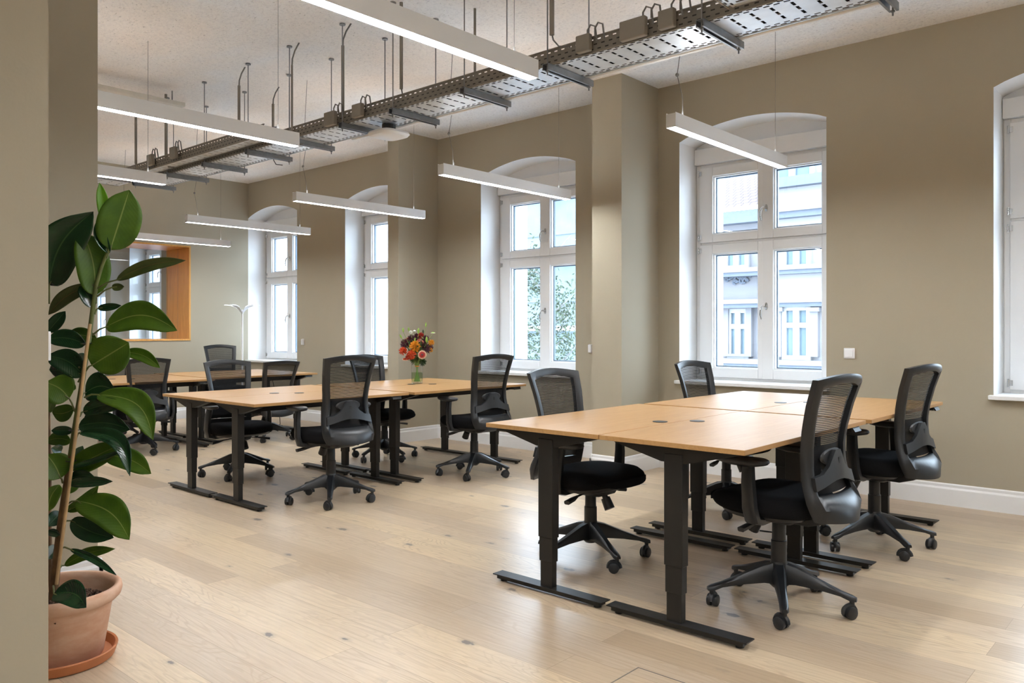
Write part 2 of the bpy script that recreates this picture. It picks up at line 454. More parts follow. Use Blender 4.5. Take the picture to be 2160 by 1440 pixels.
def baseboard(name, x0, y0, x1, y1, out):
    """white skirting between two floor points, out = unit normal into the room"""
    d = Vector((x1-x0, y1-y0, 0)); n = Vector((*out, 0))
    prof = [(0,0),(.018,0),(.018,.118),(.010,.132),(.010,.150),(.004,.158),(0,.158)]
    pts = [Vector((x0,y0,0)) + n*a + Vector((0,0,b)) for a, b in prof]
    mb = MB().prism(pts, d); struct(name, mb, 'white')
e = .018
baseboard('baseboard_north', -3.93, WY, 3.0, WY, (0,-1))
baseboard('baseboard_north', -6.915, WY, -4.245, WY, (0,-1))
baseboard('baseboard_north', BX, WY, -7.10, WY, (0,-1))
baseboard('baseboard_pillar', -4.245-e, 5.82, -3.93+e, 5.82, (0,-1))
baseboard('baseboard_pillar', -3.93, 5.82-e, -3.93, WY, (1,0))
baseboard('baseboard_pillar', -4.245, 5.82-e, -4.245, WY, (-1,0))
baseboard('baseboard_pillar', -7.10-e, 5.82, -6.915+e, 5.82, (0,-1))
baseboard('baseboard_pillar', -6.915, 5.82-e, -6.915, WY, (1,0))
baseboard('baseboard_pillar', -7.10, 5.82-e, -7.10, WY, (-1,0))
baseboard('baseboard_west', BX, -3.0, BX, WY, (1,0))
baseboard('baseboard_pier', -4.10, .20, -4.10, 1.556+e, (1,0))
baseboard('baseboard_pier', -4.10+e, 1.556, -4.235, 1.556, (0,1))
baseboard('baseboard_partition', -2.40, -3.0, -2.40, .783, (1,0))

# flush service hatch in the floor
hp = Vector((0,0,CAMZ)); r = ray(1346, 1407); r = hp + r*(CAMZ/-r.z)
hx, hy = r.x, r.y
mb = MB(); g = .004
for a, b, c_, d_ in ((hx, hx+.62, hy-g, hy), (hx, hx+g, hy-.62, hy), (hx+.62-g, hx+.62, hy-.62, hy), (hx, hx+.62, hy-.62, hy-.62+g)):
    mb.box(a, b, c_, d_, .0003, .0012)
o = struct('trim_1', mb, 'cable')

# ------------------------------------------------------------------ windows
def frame_rect(mb, x0, x1, z0, z1, wl, wr, wb, wt, y0, y1, mi=0):
    mb.box(x0, x0+wl, y0, y1, z0, z1, mi); mb.box(x1-wr, x1, y0, y1, z0, z1, mi)
    mb.box(x0+wl, x1-wr, y0, y1, z0, z0+wb, mi); mb.box(x0+wl, x1-wr, y0, y1, z1-wt, z1, mi)
def make_window(n):
    root = empty('window_%d' % n); root['kind'] = 'structure'
    y0 = FY-.005
    mb = MB(); frame_rect(mb, -.655, .655, .81, 2.795, .045, .045, .035, .04, y0+.012, y0+.075)
    mb.box(-.61, .61, y0+.012, y0+.075, 2.052, 2.072)
    obj('window_frame', mb, 'pvc', root, bevel=.004)
    ms = MB(); ms.box(-HW-.025, HW+.025, WY-.055, WY+.02, SILLZ-.003, .812); ms.box(-HW+.002, HW-.002, WY+.015, FY+.01, SILLZ+.002, .812)
    obj('window_sill', ms, 'white', root, bevel=.004)
    mb = MB(); mb.box(-HW+.004, HW-.004, FY-.035, FY+.015, 2.797, 2.94)
    obj('roller_box', mb, 'pvc', root, bevel=.004)
    # sashes: (x0,x1,z0,z1, stile left, stile right, bottom rail, top rail)
    for k, (a, b, z0, z1, wl, wr, wb, wt) in enumerate(((-.615, .004, .835, 2.052, .13, .05, .085, .085), (-.004, .615, .835, 2.052, .10, .095, .085, .085),
                                  (-.615, .004, 2.072, 2.765, .13, .05, .075, .085), (-.004, .615, 2.072, 2.765, .10, .095, .075, .085))):
        s = MB(); yy = y0-.010 if k % 2 else y0-.006
        frame_rect(s, a, b, z0, z1, wl, wr, wb, wt, yy, yy+.06)
        so = obj('sash', s, 'pvc', root, bevel=.004)
        bd = MB(); frame_rect(bd, a+wl-.001, b-wr+.001, z0+wb-.001, z1-wt+.001, .012, .012, .012, .012, yy+.02, yy+.05)
        obj('glazing_bead', bd, 'rubber' if False else 'pvc', so)
        sp = MB(); frame_rect(sp, a+wl+.010, b-wr-.010, z0+wb+.010, z1-wt-.010, .010, .010, .010, .010, yy+.051, yy+.075)
        obj('glass_spacer', sp, 'spacer', so)
        gl = MB(); gl.quad((a+wl, yy+.048, z0+wb), (b-wr, yy+.048, z0+wb), (b-wr, yy+.048, z1-wt), (a+wl, yy+.048, z1-wt))
        obj('pane', gl, 'glass', so)
        if k % 2:
            zc = 2.335 if k == 3 else 1.475
            h = MB(); xx = .035
            h.rings([[(xx+.013*math.cos(t), yy-d_, zc+.033*math.sin(t)) for t in (2*PI*q/16 for q in range(16))] for d_ in (-.002, .008)])
            h.cyl((xx, yy, zc), (xx, yy-.045, zc), .009, n=10)
            h.tube([(xx, yy-.042, zc+.004), (xx-.018, yy-.052, zc-.005), (xx-.030, yy-.056, zc-.04), (xx-.032, yy-.056, zc-.075), (xx-.022, yy-.054, zc-.115)], [.009,.009,.010,.009,.007], 10)
            obj('window_handle', h, 'chrome', so, smooth=True)
        else:
            for zc in ((z0+.05, z1-.05)):
                h = MB(); h.cyl((a-.008, yy-.006, zc-.028), (a-.008, yy-.006, zc+.028), .007, n=10); h.box(a-.008, a+.02, yy-.004, yy+.002, zc-.02, zc+.02)
                obj('hinge', h, 'chrome', so, smooth=True)
    return root
M['spacer'] = plain('blue_grey_spacer', (.06, .10, .15), .4)
w0 = make_window(1)
for i, xc in enumerate(WINS):
    o = w0 if i == 0 else copy_tree(w0)
    o.name = 'window_%d' % (i+1); o.location.x = xc

# interior window with deep oak lining in the far wall
root = empty('window_9'); root['kind'] = 'structure'
mb = MB(); t_ = .022
mb.box(BX2-.01, BX+.012, OY1-t_, OY1, OZ0, OZ1); mb.box(BX2-.01, BX+.012, OY0, OY0+t_, OZ0, OZ1)
mb.box(BX2-.01, BX+.012, OY0+t_, OY1-t_, OZ1-t_, OZ1); mb.box(BX2-.01, BX+.012, OY0+t_, OY1-t_, OZ0, OZ0+t_)
mb.box(-11.50, -11.496, OY1-t_-.001, OY1-t_+.001, OZ0+t_, OZ1-t_, 1)
obj('oak_lining', mb, ['oak', 'cable'], root)
mb = MB().box(BX2+.02, BX2+.028, OY0+t_, OY1-t_, OZ0+t_, OZ1-t_); obj('pane', mb, 'glass', root)

# ------------------------------------------------------------------ switches on the walls
def wall_switch(name, x, z, wd, ht, label, cat, rocker=True):
    t = empty(name, (x, WY, z)); tag(t, label, cat)
    obj('back_plate', MB().box(-wd/2, wd/2, -.012, 0, -ht/2, ht/2), 'alu', t, bevel=.003)
    if rocker: obj('rocker', MB().box(-wd*.36, wd*.36, -.020, -.011, -ht*.36, ht*.36), 'alu', t, bevel=.002)
    else: obj('sensor_cover', MB().box(-wd*.42, wd*.42, -.030, -.011, -ht*.46, ht*.46), 'alu', t, bevel=.004)
wall_switch('light_switch', -2.204, 1.085, .082, .082, 'square white light switch on the beige wall right of the window with the facade view', 'light switch')
wall_switch('wall_thermostat', -4.695, 1.082, .045, .085, 'small white wall sensor between the right pilaster and the window with the tree view', 'wall sensor', False)
wall_switch('wall_thermostat', -9.681, 1.097, .045, .085, 'small white wall sensor right of the farthest window', 'wall sensor', False)
t = empty('light_switch', (-2.47, .783, 1.225)); tag(t, 'white switch seen edge-on at the end of the foreground wall beside the rubber plant', 'light switch')
obj('back_plate', MB().box(-.06, .06, 0, .010, -.04, .04), 'alu', t, bevel=.002)

# ------------------------------------------------------------------ pendant lights
PZ = 2.405
def make_pendant():
    root = empty('linear_pendant')
    L_, hw, hh = 1.52, .031, .082
    mb = MB(); mb.box(-hw, -hw+.004, -L_/2, L_/2, 0, hh); mb.box(hw-.004, hw, -L_/2, L_/2, 0, hh)
    mb.box(-hw+.004, hw-.004, -L_/2, L_/2, hh-.018, hh-.014)
    mb.box(-hw+.004, hw-.004, -L_/2, -L_/2+.004, 0, hh-.004); mb.box(-hw+.004, hw-.004, L_/2-.004, L_/2, 0, hh-.004)
    obj('housing', mb, 'alu', root)
    mb = MB().box(-hw+.004, hw-.004, -L_/2+.004, L_/2-.004, .004, .010); obj('diffuser', mb, 'lamp', root, label='glowing white diffuser strip')
    mb = MB().box(-hw+.006, hw-.006, -L_/2+.05, L_/2-.05, hh-.014, hh-.012); obj('added_fill_strip', mb, 'ceiling_fill', root)  # glowing strip added to brighten the ceiling
    for s_ in (-1, 1):
        y = s_*(L_/2-.13); ztop = CEIL-PZ
        if s_ > 0: pts = [(0, y, hh), (0, y, ztop)]
        else: pts = [(0, y, hh), (.012, y-.02, hh+.10), (-.018, y-.03, hh+.24), (-.004, y-.012, hh+.40), (-.006, y-.02, hh+.62), (0, y, ztop)]
        c_ = MB().tube(pts, .0022 if s_ < 0 else .0014, 6)
        if s_ < 0: c_.ball((-.018, y-.03, hh+.24), .011, 10, 6)
        c_.cyl((0, y, hh), (0, y, hh+.03), .005, n=8)
        obj('suspension_cable', c_, 'cable', root, smooth=True)
    return root
p0 = make_pendant()
pend = [(-2.35, 2.01, 'large linear pendant at the top of the picture, crossing the cable tray'),
        (-2.33, 4.70, 'linear pendant hanging in front of the window with the facade view'),
        (-4.31, 2.05, 'linear pendant ending left of the tray, its left end cut by the pier'),
        (-4.30, 4.78, 'linear pendant hanging in front of the window with the tree view'),
        (-6.22, 2.10, 'short visible end of a linear pendant just above the rubber plant'),
        (-6.14, 4.74, 'linear pendant crossing the left pilaster, above the flower vase'),
        (-8.20, 4.76, 'linear pendant hanging in front of the farthest arched window'),
        (-10.20, 4.83, 'farthest linear pendant, above the oak framed interior window'),
        (-0.40, 4.70, 'linear pendant outside the right edge, beside the rightmost window'),
        (-8.20, 2.10, 'linear pendant hidden behind the pier near the branch tray'),
        (-10.20, 2.10, 'linear pendant hidden behind the pier by the far wall'),
        (-0.40, 1.60, 'linear pendant above the camera side of the room'),
        (1.6, 4.70, 'linear pendant beyond the right edge near the east wall'),
        (1.6, 1.6, 'linear pendant in the east half of the room'),
        (-0.4, -1.4, 'linear pendant in the south east of the room'),
        (-2.35, -1.4, 'linear pendant added behind the camera to lighten the floor, south of the foreground wall'), (1.6, -1.4, 'linear pendant added in the south east corner to lighten the floor'),  # both pendants added out of view to lighten the floor
        (-14.3, 4.2, 'linear pendant in the neighbouring room behind the oak framed window'), (-16.2, 4.2, 'second linear pendant added to brighten the neighbouring room, farther from the oak framed window')]  # the second one is added to brighten the neighbouring room
for i, (x, y, lab) in enumerate(pend):
    o = p0 if i == 0 else copy_tree(p0)
    o.location = (x, y, PZ); tag(o, lab, 'pendant light', 'white linear pendant lights')

# ------------------------------------------------------------------ cable tray
TZ = 2.78; TY0, TY1 = 3.545, 3.855; TYC = (TY0+TY1)/2; FH = .085
def tray(name, L_, wd, label, cat='cable tray', side='tray_side'):
    """tray running along local X, centred on local Y, bottom at local z 0"""
    root = empty(name); tag(root, label, cat)
    b = MB().quad((0,-wd/2,0),(L_,-wd/2,0),(L_,wd/2,0),(0,wd/2,0)); obj('tray_bottom', b, 'tray_bottom', root, solid=.0015)
    for s_ in (-1, 1):
        f = MB().quad((0,-FH/2,0),(L_,-FH/2,0),(L_,FH/2,0),(0,FH/2,0))
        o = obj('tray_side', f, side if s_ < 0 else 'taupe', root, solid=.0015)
        o.location = (0, s_*wd/2, FH/2); o.rotation_euler = (PI/2, 0, 0)
        lip = MB().box(0, L_, s_*wd/2-.006, s_*wd/2+.006, FH-.002, FH+.003).box(0, L_, s_*wd/2-.004, s_*wd/2+.004, -.004, .002)
        obj('tray_lip', lip, 'taupe' if s_ < 0 else 'zinc', root)
    return root
M['tray_side_zinc'] = m_slots('galvanised_tray_side', (.42, .45, .48), .42, .6, .05,
    [(-.024, .0045, .05, .55, 0), (.0, .0045, .05, .55, .5), (.024, .0045, .05, .55, 0)])
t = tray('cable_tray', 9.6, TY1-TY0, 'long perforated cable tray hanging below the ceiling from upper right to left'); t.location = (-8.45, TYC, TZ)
t = tray('cable_tray', 2.9, .30, 'short perforated branch tray at the far end, turning left behind the pendants', side='tray_side_zinc'); t.location = (-8.60, 3.53, TZ+.01); t.rotation_euler = (0, 0, -PI/2)
t = tray('cable_tray', 2.6, .11, 'narrow taupe tray running alongside the far half of the main tray'); t.location = (-8.28, 3.46, TZ+.03)
t = tray('cable_tray', 1.6, .30, 'short galvanised branch tray leaving the main tray at the top right', side='tray_side_zinc'); t.location = (-1.62, 3.53, TZ+.02); t.rotation_euler = (0, 0, -PI/2)
cb = MB()
for k in range(14):
    yy = TYC-.125+k*.018; cb.tube([(x/4, yy+.012*math.sin(x*.7+k*2), TZ+.014+.016*(k % 4)) for x in range(-33, 5)], .0075, 6)
tag(obj('added_slot_cables', cb, 'rubber', smooth=True), 'dark cables added inside the long cable tray to make its slots look dark', 'cables', kind='stuff')  # put in so that the tray slots look dark from below
# white wrapped duct along the far edge
mb = MB().tube([(x/10, TY1+.052, TZ+.021) for x in range(-52, 12, 3)], .022, 12)
tag(obj('insulated_pipe', mb, 'white', smooth=True), 'thin white pipe running along the far edge of the cable tray', 'pipe')

BRX = [-1.15, -1.91, -2.88, -3.55, -4.24, -4.81, -5.50, -6.12, -6.87, -7.60, -8.31]
ORD = ['nearest the right edge of the photo', 'second from the right, under the tray branch', 'third from the right, just right of the largest pendant',
       'fourth from the right, behind the largest pendant', 'fifth from the right', 'sixth from the right, by the flat white plate',
       'seventh from the right, touching the second pendant', 'eighth from the right', 'ninth from the right', 'tenth from the right', 'last at the far end of the tray']
for i, bx in enumerate(BRX):
    root = empty('tray_bracket', (bx, TYC, TZ)); tag(root, 'galvanised cross bracket with threaded rods, ' + ORD[i], 'bracket', 'cross brackets under the cable tray')
    y0, y1 = -.20, .235
    mb = MB(); mb.box(-.02, .02, y0, y1, -.006, -.003); mb.box(-.021, -.018, y0, y1, -.040, -.003); mb.box(.018, .021, y0, y1, -.040, -.003)
    mb.box(-.018, -.010, y0, y1, -.040, -.037); mb.box(.010, .018, y0, y1, -.040, -.037)
    obj('channel_rail', mb, 'darkzinc', root)
    for yy in (y0+.02, y1-.02):
        r_ = MB().cyl((0, yy, -.065), (0, yy, CEIL-TZ), .0042, n=8); r_.cyl((0, yy, -.048), (0, yy, -.04), .010, n=6)
        r_.cyl((0, yy, CEIL-TZ-.012), (0, yy, CEIL-TZ), .022, n=8)
        obj('threaded_rod', r_, 'rod', root, smooth=True)

# vertical conduits dropping from the ceiling to the tray
def conduit(x, y, z0, curl, label, r=.012, zt=CEIL):
    root = empty('conduit', (x, y, z0)); tag(root, label, 'conduit', 'vertical conduits above the cable tray')
    H_ = zt-z0
    obj('pipe', MB().cyl((0,0,0), (0,0,H_*.78 if curl > 1 else H_), r, n=12), 'taupe', root, smooth=True)
    mb = MB().tube([(0,0,.01), (.01,0,-.03), (.05,0,-.075), (.11,.03,-.085)], .0045, 8); obj('cable', mb, 'cable', root, smooth=True)
    if curl > 1:
        mb = MB().tube([(0,0,H_*.76), (.005,0,H_*.85), (.04,0,H_*.93), (.10,.0,H_*1.0)], .006, 8); obj('cable', mb, 'cable', root, smooth=True)
conduit(-2.84, 3.51, 2.93, 1, 'taupe conduit with a dark rod just above the largest pendant end', .014)
conduit(-4.20, 3.56, 2.91, 1, 'taupe conduit left of the largest pendant, reaching down to the tray')
conduit(-4.86, 3.56, 2.87, 2, 'taupe conduit with a bent cable at its top, above the two junction boxes')
conduit(-5.48, 3.53, 2.80, 2, 'tall thin conduit at the end of the second pendant, curved cable at its top', .008)
conduit(-6.32, 3.55, 2.87, 2, 'conduit ending behind the second pendant, short curl at its top')
conduit(-6.60, 4.05, 2.87, 2, 'pale conduit behind the second pendant near its end')
conduit(-7.50, 3.46, 2.88, 1, 'conduit behind the middle of the second pendant')
conduit(-7.90, 3.35, 2.88, 1, 'conduit rising beside the branch of the tray')
conduit(-8.35, 2.65, 2.90, 2, 'thin conduit with a cable curling along the ceiling at the far left', .008)
conduit(-3.90, 3.97, 2.93, 1, 'dark conduit between the largest pendant and the tray', .009)

def junction_box(x, wd, ht, label, y=TY0-.03, z=TZ+.05, mat='taupe'):
    wd *= .82; ht *= .78
    root = empty('junction_box', (x, y, z)); tag(root, label, 'junction box', 'junction boxes clipped to the cable tray')
    obj('box_body', MB().box(-wd/2, wd/2, -.018, .018, -ht/2, ht/2), mat, root, bevel=.006)
    for k in range(2):
        xx = wd/2-.02+k*.05
        mb = MB().tube([(xx, 0, ht*.3), (xx, 0, ht*.5+.02), (xx+.02, 0, ht*.5+.045), (xx+.05, .0, ht*.5+.03), (xx+.055, 0.01, 0)], .005, 8)
        obj('cable_loop', mb, 'cable', root, smooth=True)
junction_box(-2.62, .11, .12, 'small taupe junction box right of the largest pendant end')
junction_box(-2.30, .19, .13, 'wide taupe junction box, largest on the tray')
junction_box(-2.10, .11, .12, 'taupe junction box just right of the widest one, two cable loops on top')
junction_box(-4.62, .13, .12, 'taupe junction box above the flat white plate, pale cable loop beside it')
junction_box(-4.95, .15, .13, 'taupe junction box left of the flat white plate')
junction_box(-7.15, .13, .13, 'far junction box, right one of the pair behind the second pendant', y=3.37, z=TZ+.10)
junction_box(-7.62, .13, .13, 'far junction box, left one of the pair behind the second pendant', y=3.37, z=TZ+.10)
junction_box(-8.75, .16, .13, 'cream socket box on the branch tray above the plant', y=2.95, z=TZ+.08, mat='cream')
# flat white plate below the tray
root = empty('smoke_detector', (-4.60, 3.78, 2.705)); tag(root, 'flat white rounded plate hanging under the cable tray above the left pilaster', 'detector')
mb = MB(); mb.rings([[(.13*s_*math.copysign(abs(math.cos(t))**.5, math.cos(t)), .13*s_*math.copysign(abs(math.sin(t))**.5, math.sin(t)), z) for t in (2*PI*k/32 for k in range(32))] for s_, z in ((.6,-.022),(.9,-.016),(1,.0),(.95,.014),(.5,.018))])
obj('cover', mb, 'alu', root, smooth=True); obj('mount', MB().cyl((0,0,.015), (0,0,.07), .05, n=16), 'black', root)
# long flat fitting against the ceiling in the far left
root = empty('ceiling_panel', (-7.35, 3.05, 3.38)); tag(root, 'long flat cream ceiling panel above the second pendant', 'ceiling panel')
obj('panel', MB().box(-.06, .06, -.5, .5, -.02, .02), 'cream', root, bevel=.006)
for yy in (-.4, .4): obj('hanger', MB().cyl((0, yy, .02), (0, yy, .12), .006, n=8), 'rod', root)

# ------------------------------------------------------------------ desks
def make_desk(T):
    """one desk: local X = depth (user on the +X side), local Y = width 1.40, origin on the floor at the centre"""
    root = empty('desk'); DX, DY = .692, 1.40
    obj('tabletop', MB().box(-DX/2, DX/2, -DY/2, DY/2, T-.021, T), 'desk', root, bevel=.0015)
    for s_ in (-1, 1):
        y = s_*(DY/2-.075); ly = .026; lx = .044
        leg = MB(); leg.box(-lx, lx, y-ly, y+ly, .27, T-.055)
        lo = obj('leg', leg, 'legmetal', root, bevel=.003)
        obj('leg_stage', MB().box(-lx+.004, lx-.004, y-ly+.004, y+ly-.004, .155, .272), 'legmetal', lo, bevel=.002)
        obj('leg_stage', MB().box(-lx+.008, lx-.008, y-ly+.008, y+ly-.008, .02, .157), 'legmetal', lo, bevel=.002)
        ft = MB(); ft.box(-.335, .335, y-.036, y+.036, .030, .035); ft.box(-.315, .315, y-.026, y+.026, .012, .031)
        for xx in (-.29, .29): ft.cyl((xx, y, 0), (xx, y, .014), .018, n=12)
        obj('foot', ft, 'legmetal', lo)
        br = MB().prism([(-.30, y-.022, T-.022), (-.30, y-.022, T-.032), (-.06, y-.022, T-.092), (.06, y-.022, T-.092), (.30, y-.022, T-.032), (.30, y-.022, T-.022)], (0, .044, 0))
        obj('side_bracket', br, 'legmetal', lo)
    obj('crossbeam', MB().box(-.05, .05, -DY/2+.10, DY/2-.10, T-.088, T-.024), 'legmetal', root, bevel=.002)
    obj('grommet', MB().cyl((-.285, .075, T-.001), (-.285, .075, T+.0025), .038, n=28), 'black', root)
    hp_ = MB().box(.275, .335, DY/2-.18, DY/2-.07, T-.045, T-.022); hp_.prism([(.335, DY/2-.17, T-.024), (.335, DY/2-.08, T-.024), (.35, DY/2-.08, T-.046), (.35, DY/2-.17, T-.046)], (-.01, 0, -.002))
    obj('control_panel', hp_, 'legmetal', root)
    return root
protos = {}
def desk(cx, cy, T, side, label, group):
    if T not in protos: o = protos[T] = make_desk(T)
    else: o = copy_tree(protos[T])
    o.location = (cx, cy, 0); o.rotation_euler = (0, 0, 0 if side > 0 else PI)
    tag(o, label, 'desk', group)
    return o
YN, YF = 3.62, 5.06
for (T, xn, xf, grp, names) in (
    (.80, -1.40, -1.385, 'oak desks in front of the townhouse window',
     ['oak sit-stand desk nearest the camera, its corner and front leg fully exposed', 'oak sit-stand desk beside the wide pilaster with a chair pushed under it',
      'oak sit-stand desk below the square light switch, a chair rolled back from its end', 'oak sit-stand desk directly below the sill of the window showing the townhouse']),
    (.755, -5.00, -4.975, 'oak desks around the flower vase',
     ['oak sit-stand desk behind the free-standing chair with its back turned', 'oak sit-stand desk whose corner points toward the rubber plant',
      'oak sit-stand desk between the flower vase and the chair by the tree window', 'oak sit-stand desk carrying the glass vase of flowers']),
    (.737, -8.20, -8.38, 'oak desks by the floor lamp',
     ['oak sit-stand desk behind the rubber plant leaves, a chair tucked against it', 'oak sit-stand desk mostly hidden behind the rubber plant stem',
      'oak sit-stand desk reaching toward the window beside the white floor lamp', 'oak sit-stand desk directly in front of the white floor lamp'])):
    w_ = .692; g = .006
    desk(xn-w_/2, YN, T, 1, names[0], grp)
    desk(xn-w_-g-w_/2, YN, T, -1, names[1], grp)
    desk(xf-w_/2, YF, T, 1, names[2], grp)
    desk(xf-w_-g-w_/2, YF, T, -1, names[3], grp)

# ------------------------------------------------------------------ office chair (faces local +X)
ZB, ZT = .455, 1.08
PROF = [(.43,-.275),(.47,-.268),(.53,-.245),(.60,-.222),(.68,-.207),(.76,-.205),(.84,-.215),(.94,-.238),(1.10,-.290)]
WID = [(.43,.165),(.47,.196),(.52,.205),(.60,.196),(.70,.181),(.78,.180),(.90,.194),(1.10,.217)]
def sxw(z): return lerp_tab(PROF, z), lerp_tab(WID, z)
def surf(y, z):
    x, wd = sxw(z); k = .034 + .03*max(0, (.56-z)/.12)
    return x - k*(1-min(1, (y/wd)**2))
def back_outline(inner):
    pts = []; n = 16
    ins = .040 if inner else 0
    z0 = .560 if inner else ZB; z1 = ZT-.062 if inner else ZT-.022
    for i in range(n+1):
        z = z0+(z1-z0)*i/n; pts.append((-(sxw(z)[1]-ins), z))
    wt = sxw(z1)[1]-ins
    for i in range(1, 12):
        t = i/12; y = -wt+2*wt*t; pts.append((y, z1+.022*math.sin(PI*t)))
    for i in range(n+1):
        z = z1-(z1-z0)*i/n; pts.append((sxw(z)[1]-ins, z))
    wb = sxw(z0)[1]-ins
    for i in range(1, 12):
        t = i/12; y = wb-2*wb*t; pts.append((y, z0-(.004 if inner else .012)*math.sin(PI*t)))
    return pts
def caster_mb(ang, R=.315):
    mb = MB(); ca, sa = math.cos(ang), math.sin(ang)
    c = Vector((R*ca, R*sa, 0)); tdir = Vector((math.cos(ang+.9), math.sin(ang+.9), 0)); side = Vector((-tdir.y, tdir.x, 0))
    wc = c - tdir*.014
    for s_ in (-1, 1):
        a = wc + side*(.006*s_) + Vector((0,0,.027)); b = wc + side*(.025*s_) + Vector((0,0,.027))
        mb.tube([a, b-side*.003*s_, b], [.027, .027, .022], 18, up=(0,0,1))
    # hood
    pts = []
    for k in range(9):
        t = PI*k/8*1.05; pts.append(wc + tdir*(.031*math.cos(t)) + Vector((0,0,.027+.031*math.sin(t))))
    mb.tube(pts, [.012]*9, 6, up=side)
    mb.cyl(c+Vector((0,0,.045)), c+Vector((0,0,.085)), .011, n=10)
    return mb
def make_chair():
    root = empty('office_chair'); U = []
    # star base
    mb = MB(); mb.lathe([(.030,.085),(.046,.10),(.046,.175),(.036,.205)], 20)
    for k in range(5):
        a = 2*PI*k/5; ca, sa = math.cos(a), math.sin(a); rr = []
        for r_, w_, z0, z1 in ((.02,.032,.105,.20),(.08,.028,.112,.186),(.18,.022,.105,.146),(.27,.019,.092,.112),(.315,.019,.076,.100),(.335,.012,.076,.092)):
            sec = [(-w_,z0),(w_,z0),(w_*.95,z0+(z1-z0)*.7),(w_*.55,z1),(-w_*.55,z1),(-w_*.95,z0+(z1-z0)*.7)]
            rr.append([(r_*ca - y*sa, r_*sa + y*ca, z) for y, z in sec])
        mb.rings(rr)
    base = obj('star_base', mb, 'dgrey', root, smooth=True)
    for k in range(5): obj('caster', caster_mb(2*PI*k/5), 'black', base, smooth=True)
    mb = MB(); mb.lathe([(.036,.18),(.035,.30),(.031,.303),(.030,.40),(.027,.405)], 20)
    obj('gas_lift', mb, 'dgrey', root, smooth=True)
    # mechanism
    mb = MB(); mb.rings([[(x*s_+ox, y*s_, z) for x, y in ((-.13,-.05),(-.10,-.085),(.10,-.075),(.15,-.05),(.15,.05),(.10,.075),(-.10,.085),(-.13,.05))] for s_, z, ox in ((.55,.385,0),(.9,.405,0),(1.05,.440,0))])
    mech = obj('tilt_mechanism', mb, 'black', root, smooth=True); U.append(mech)
    for s_ in (-1, 1):
        mb = MB().tube([(.02, .06*s_, .408), (.03, .15*s_, .400), (.04, .20*s_, .392), (.045, .255*s_, .383)], [.006,.007,.016,.017], 8, sect=[(1,.35),(.7,.6),(-.7,.6),(-1,.35),(-1,-.35),(-.7,-.6),(.7,-.6),(1,-.35)])
        obj('lever', mb, 'black', mech, smooth=True)
    mb = MB().cyl((.09,0,.405), (.11,0,.375), .016, n=14).cyl((.105,0,.38), (.135,0,.325), .026, .029, n=18)
    obj('tension_knob', mb, 'black', mech, smooth=True)
    # seat
    def seat_ring(sx, sy, z, wf=1):
        out = []
        for k in range(40):
            t = 2*PI*k/40; ct, st = math.cos(t), math.sin(t)
            x = .248*sx*math.copysign(abs(ct)**.62, ct); y = .250*sy*math.copysign(abs(st)**.62, st)
            y *= 1-.10*(x/.248 < 0)*(x/.248)**2
            zz = z + (.045*max(0, x/.25)**2 if z < .48 else 0) - wf*.030*max(0, (x-.10)/.15)**2*(1 if z > .48 else 0) + .012*wf*(abs(y)/.25)**2
            out.append((x+.03, y, zz))
        return out
    mb = MB(); mb.rings([seat_ring(a, b, z) for a, b, z in ((.84,.84,.435),(.95,.95,.440),(1,1,.462),(1,1,.492),(.97,.97,.515),(.90,.90,.529),(.70,.70,.534),(.35,.35,.531),(.02,.02,.530))])
    U.append(obj('seat', mb, 'fabric', root, smooth=60))
    mb = MB(); mb.rings([seat_ring(a, b, z, .5) for a, b, z in ((.60,.62,.418),(.80,.84,.424),(.86,.88,.440))])
    U.append(obj('seat_shell', mb, 'black', root, smooth=True))
    # back frame
    oo, ii = back_outline(False), back_outline(True)
    mb = MB(); n = len(oo)
    def P3(p, dx): return (surf(*p)+dx, p[0], p[1])
    def mid(a, b): return ((a[0]+b[0])/2, (a[1]+b[1])/2)
    def bz(p): return -.014*max(0, min(1, (.60-p[1])/.05))
    loops = [[P3(p, .010) for p in oo], [P3(p, -.016) for p in oo], [P3(mid(a, b), -.026+bz(mid(a, b))) for a, b in zip(oo, ii)], [P3(p, -.018) for p in ii], [P3(p, .006) for p in ii], [P3(mid(a, b), .014) for a, b in zip(oo, ii)]]
    nn = len(mb.v)
    for lp in loops: mb.v += lp
    for j in range(6):
        for i in range(n):
            a = nn+j*n+i; b = nn+j*n+(i+1) % n; c_ = nn+((j+1) % 6)*n+(i+1) % n; d_ = nn+((j+1) % 6)*n+i
            mb.face((a, d_, c_, b))
    bf = obj('back_frame', mb, 'dgrey', root, smooth=50); U.append(bf)
    # arms joining the frame to the mechanism
    mb = MB()
    mb.rings([[(x, y, z) for y, z in ((-w_,z0),(w_,z0),(w_,z1),(-w_,z1))] for x, w_, z0, z1 in ((-.285,.08,.452,.47),(-.26,.09,.430,.47),(-.18,.085,.405,.445),(-.08,.06,.400,.436))])
    U.append(obj('back_bracket', mb, 'black', root, smooth=True, bevel=.006))
    ins = .034
    def msh(z0, z1, dx, top):
        def fn(u, v):
            z = z0+(z1-z0)*v; wd = sxw(z)[1]-ins; y = -wd+2*wd*u
            if top: z += v*.020*math.sin(PI*u)
            elif z0 < .56: z -= 0
            return (surf(y, z)+dx, y, z)
        return MB().grid(fn, 12, 14)
    U.append(obj('back_mesh', msh(.765, ZT-.058, .004, True), 'mesh', root, smooth=60, label='see-through striped mesh'))
    U.append(obj('back_mesh_lower', msh(.562, .765, .004, False), 'mesh2', root, smooth=60, label='denser lower mesh band'))
    # lumbar bracket and pad
    up = [(-.176,.640),(-.12,.652),(-.075,.680),(-.045,.722),(-.022,.748),(.022,.748),(.045,.722),(.075,.680),(.12,.652),(.176,.640)]
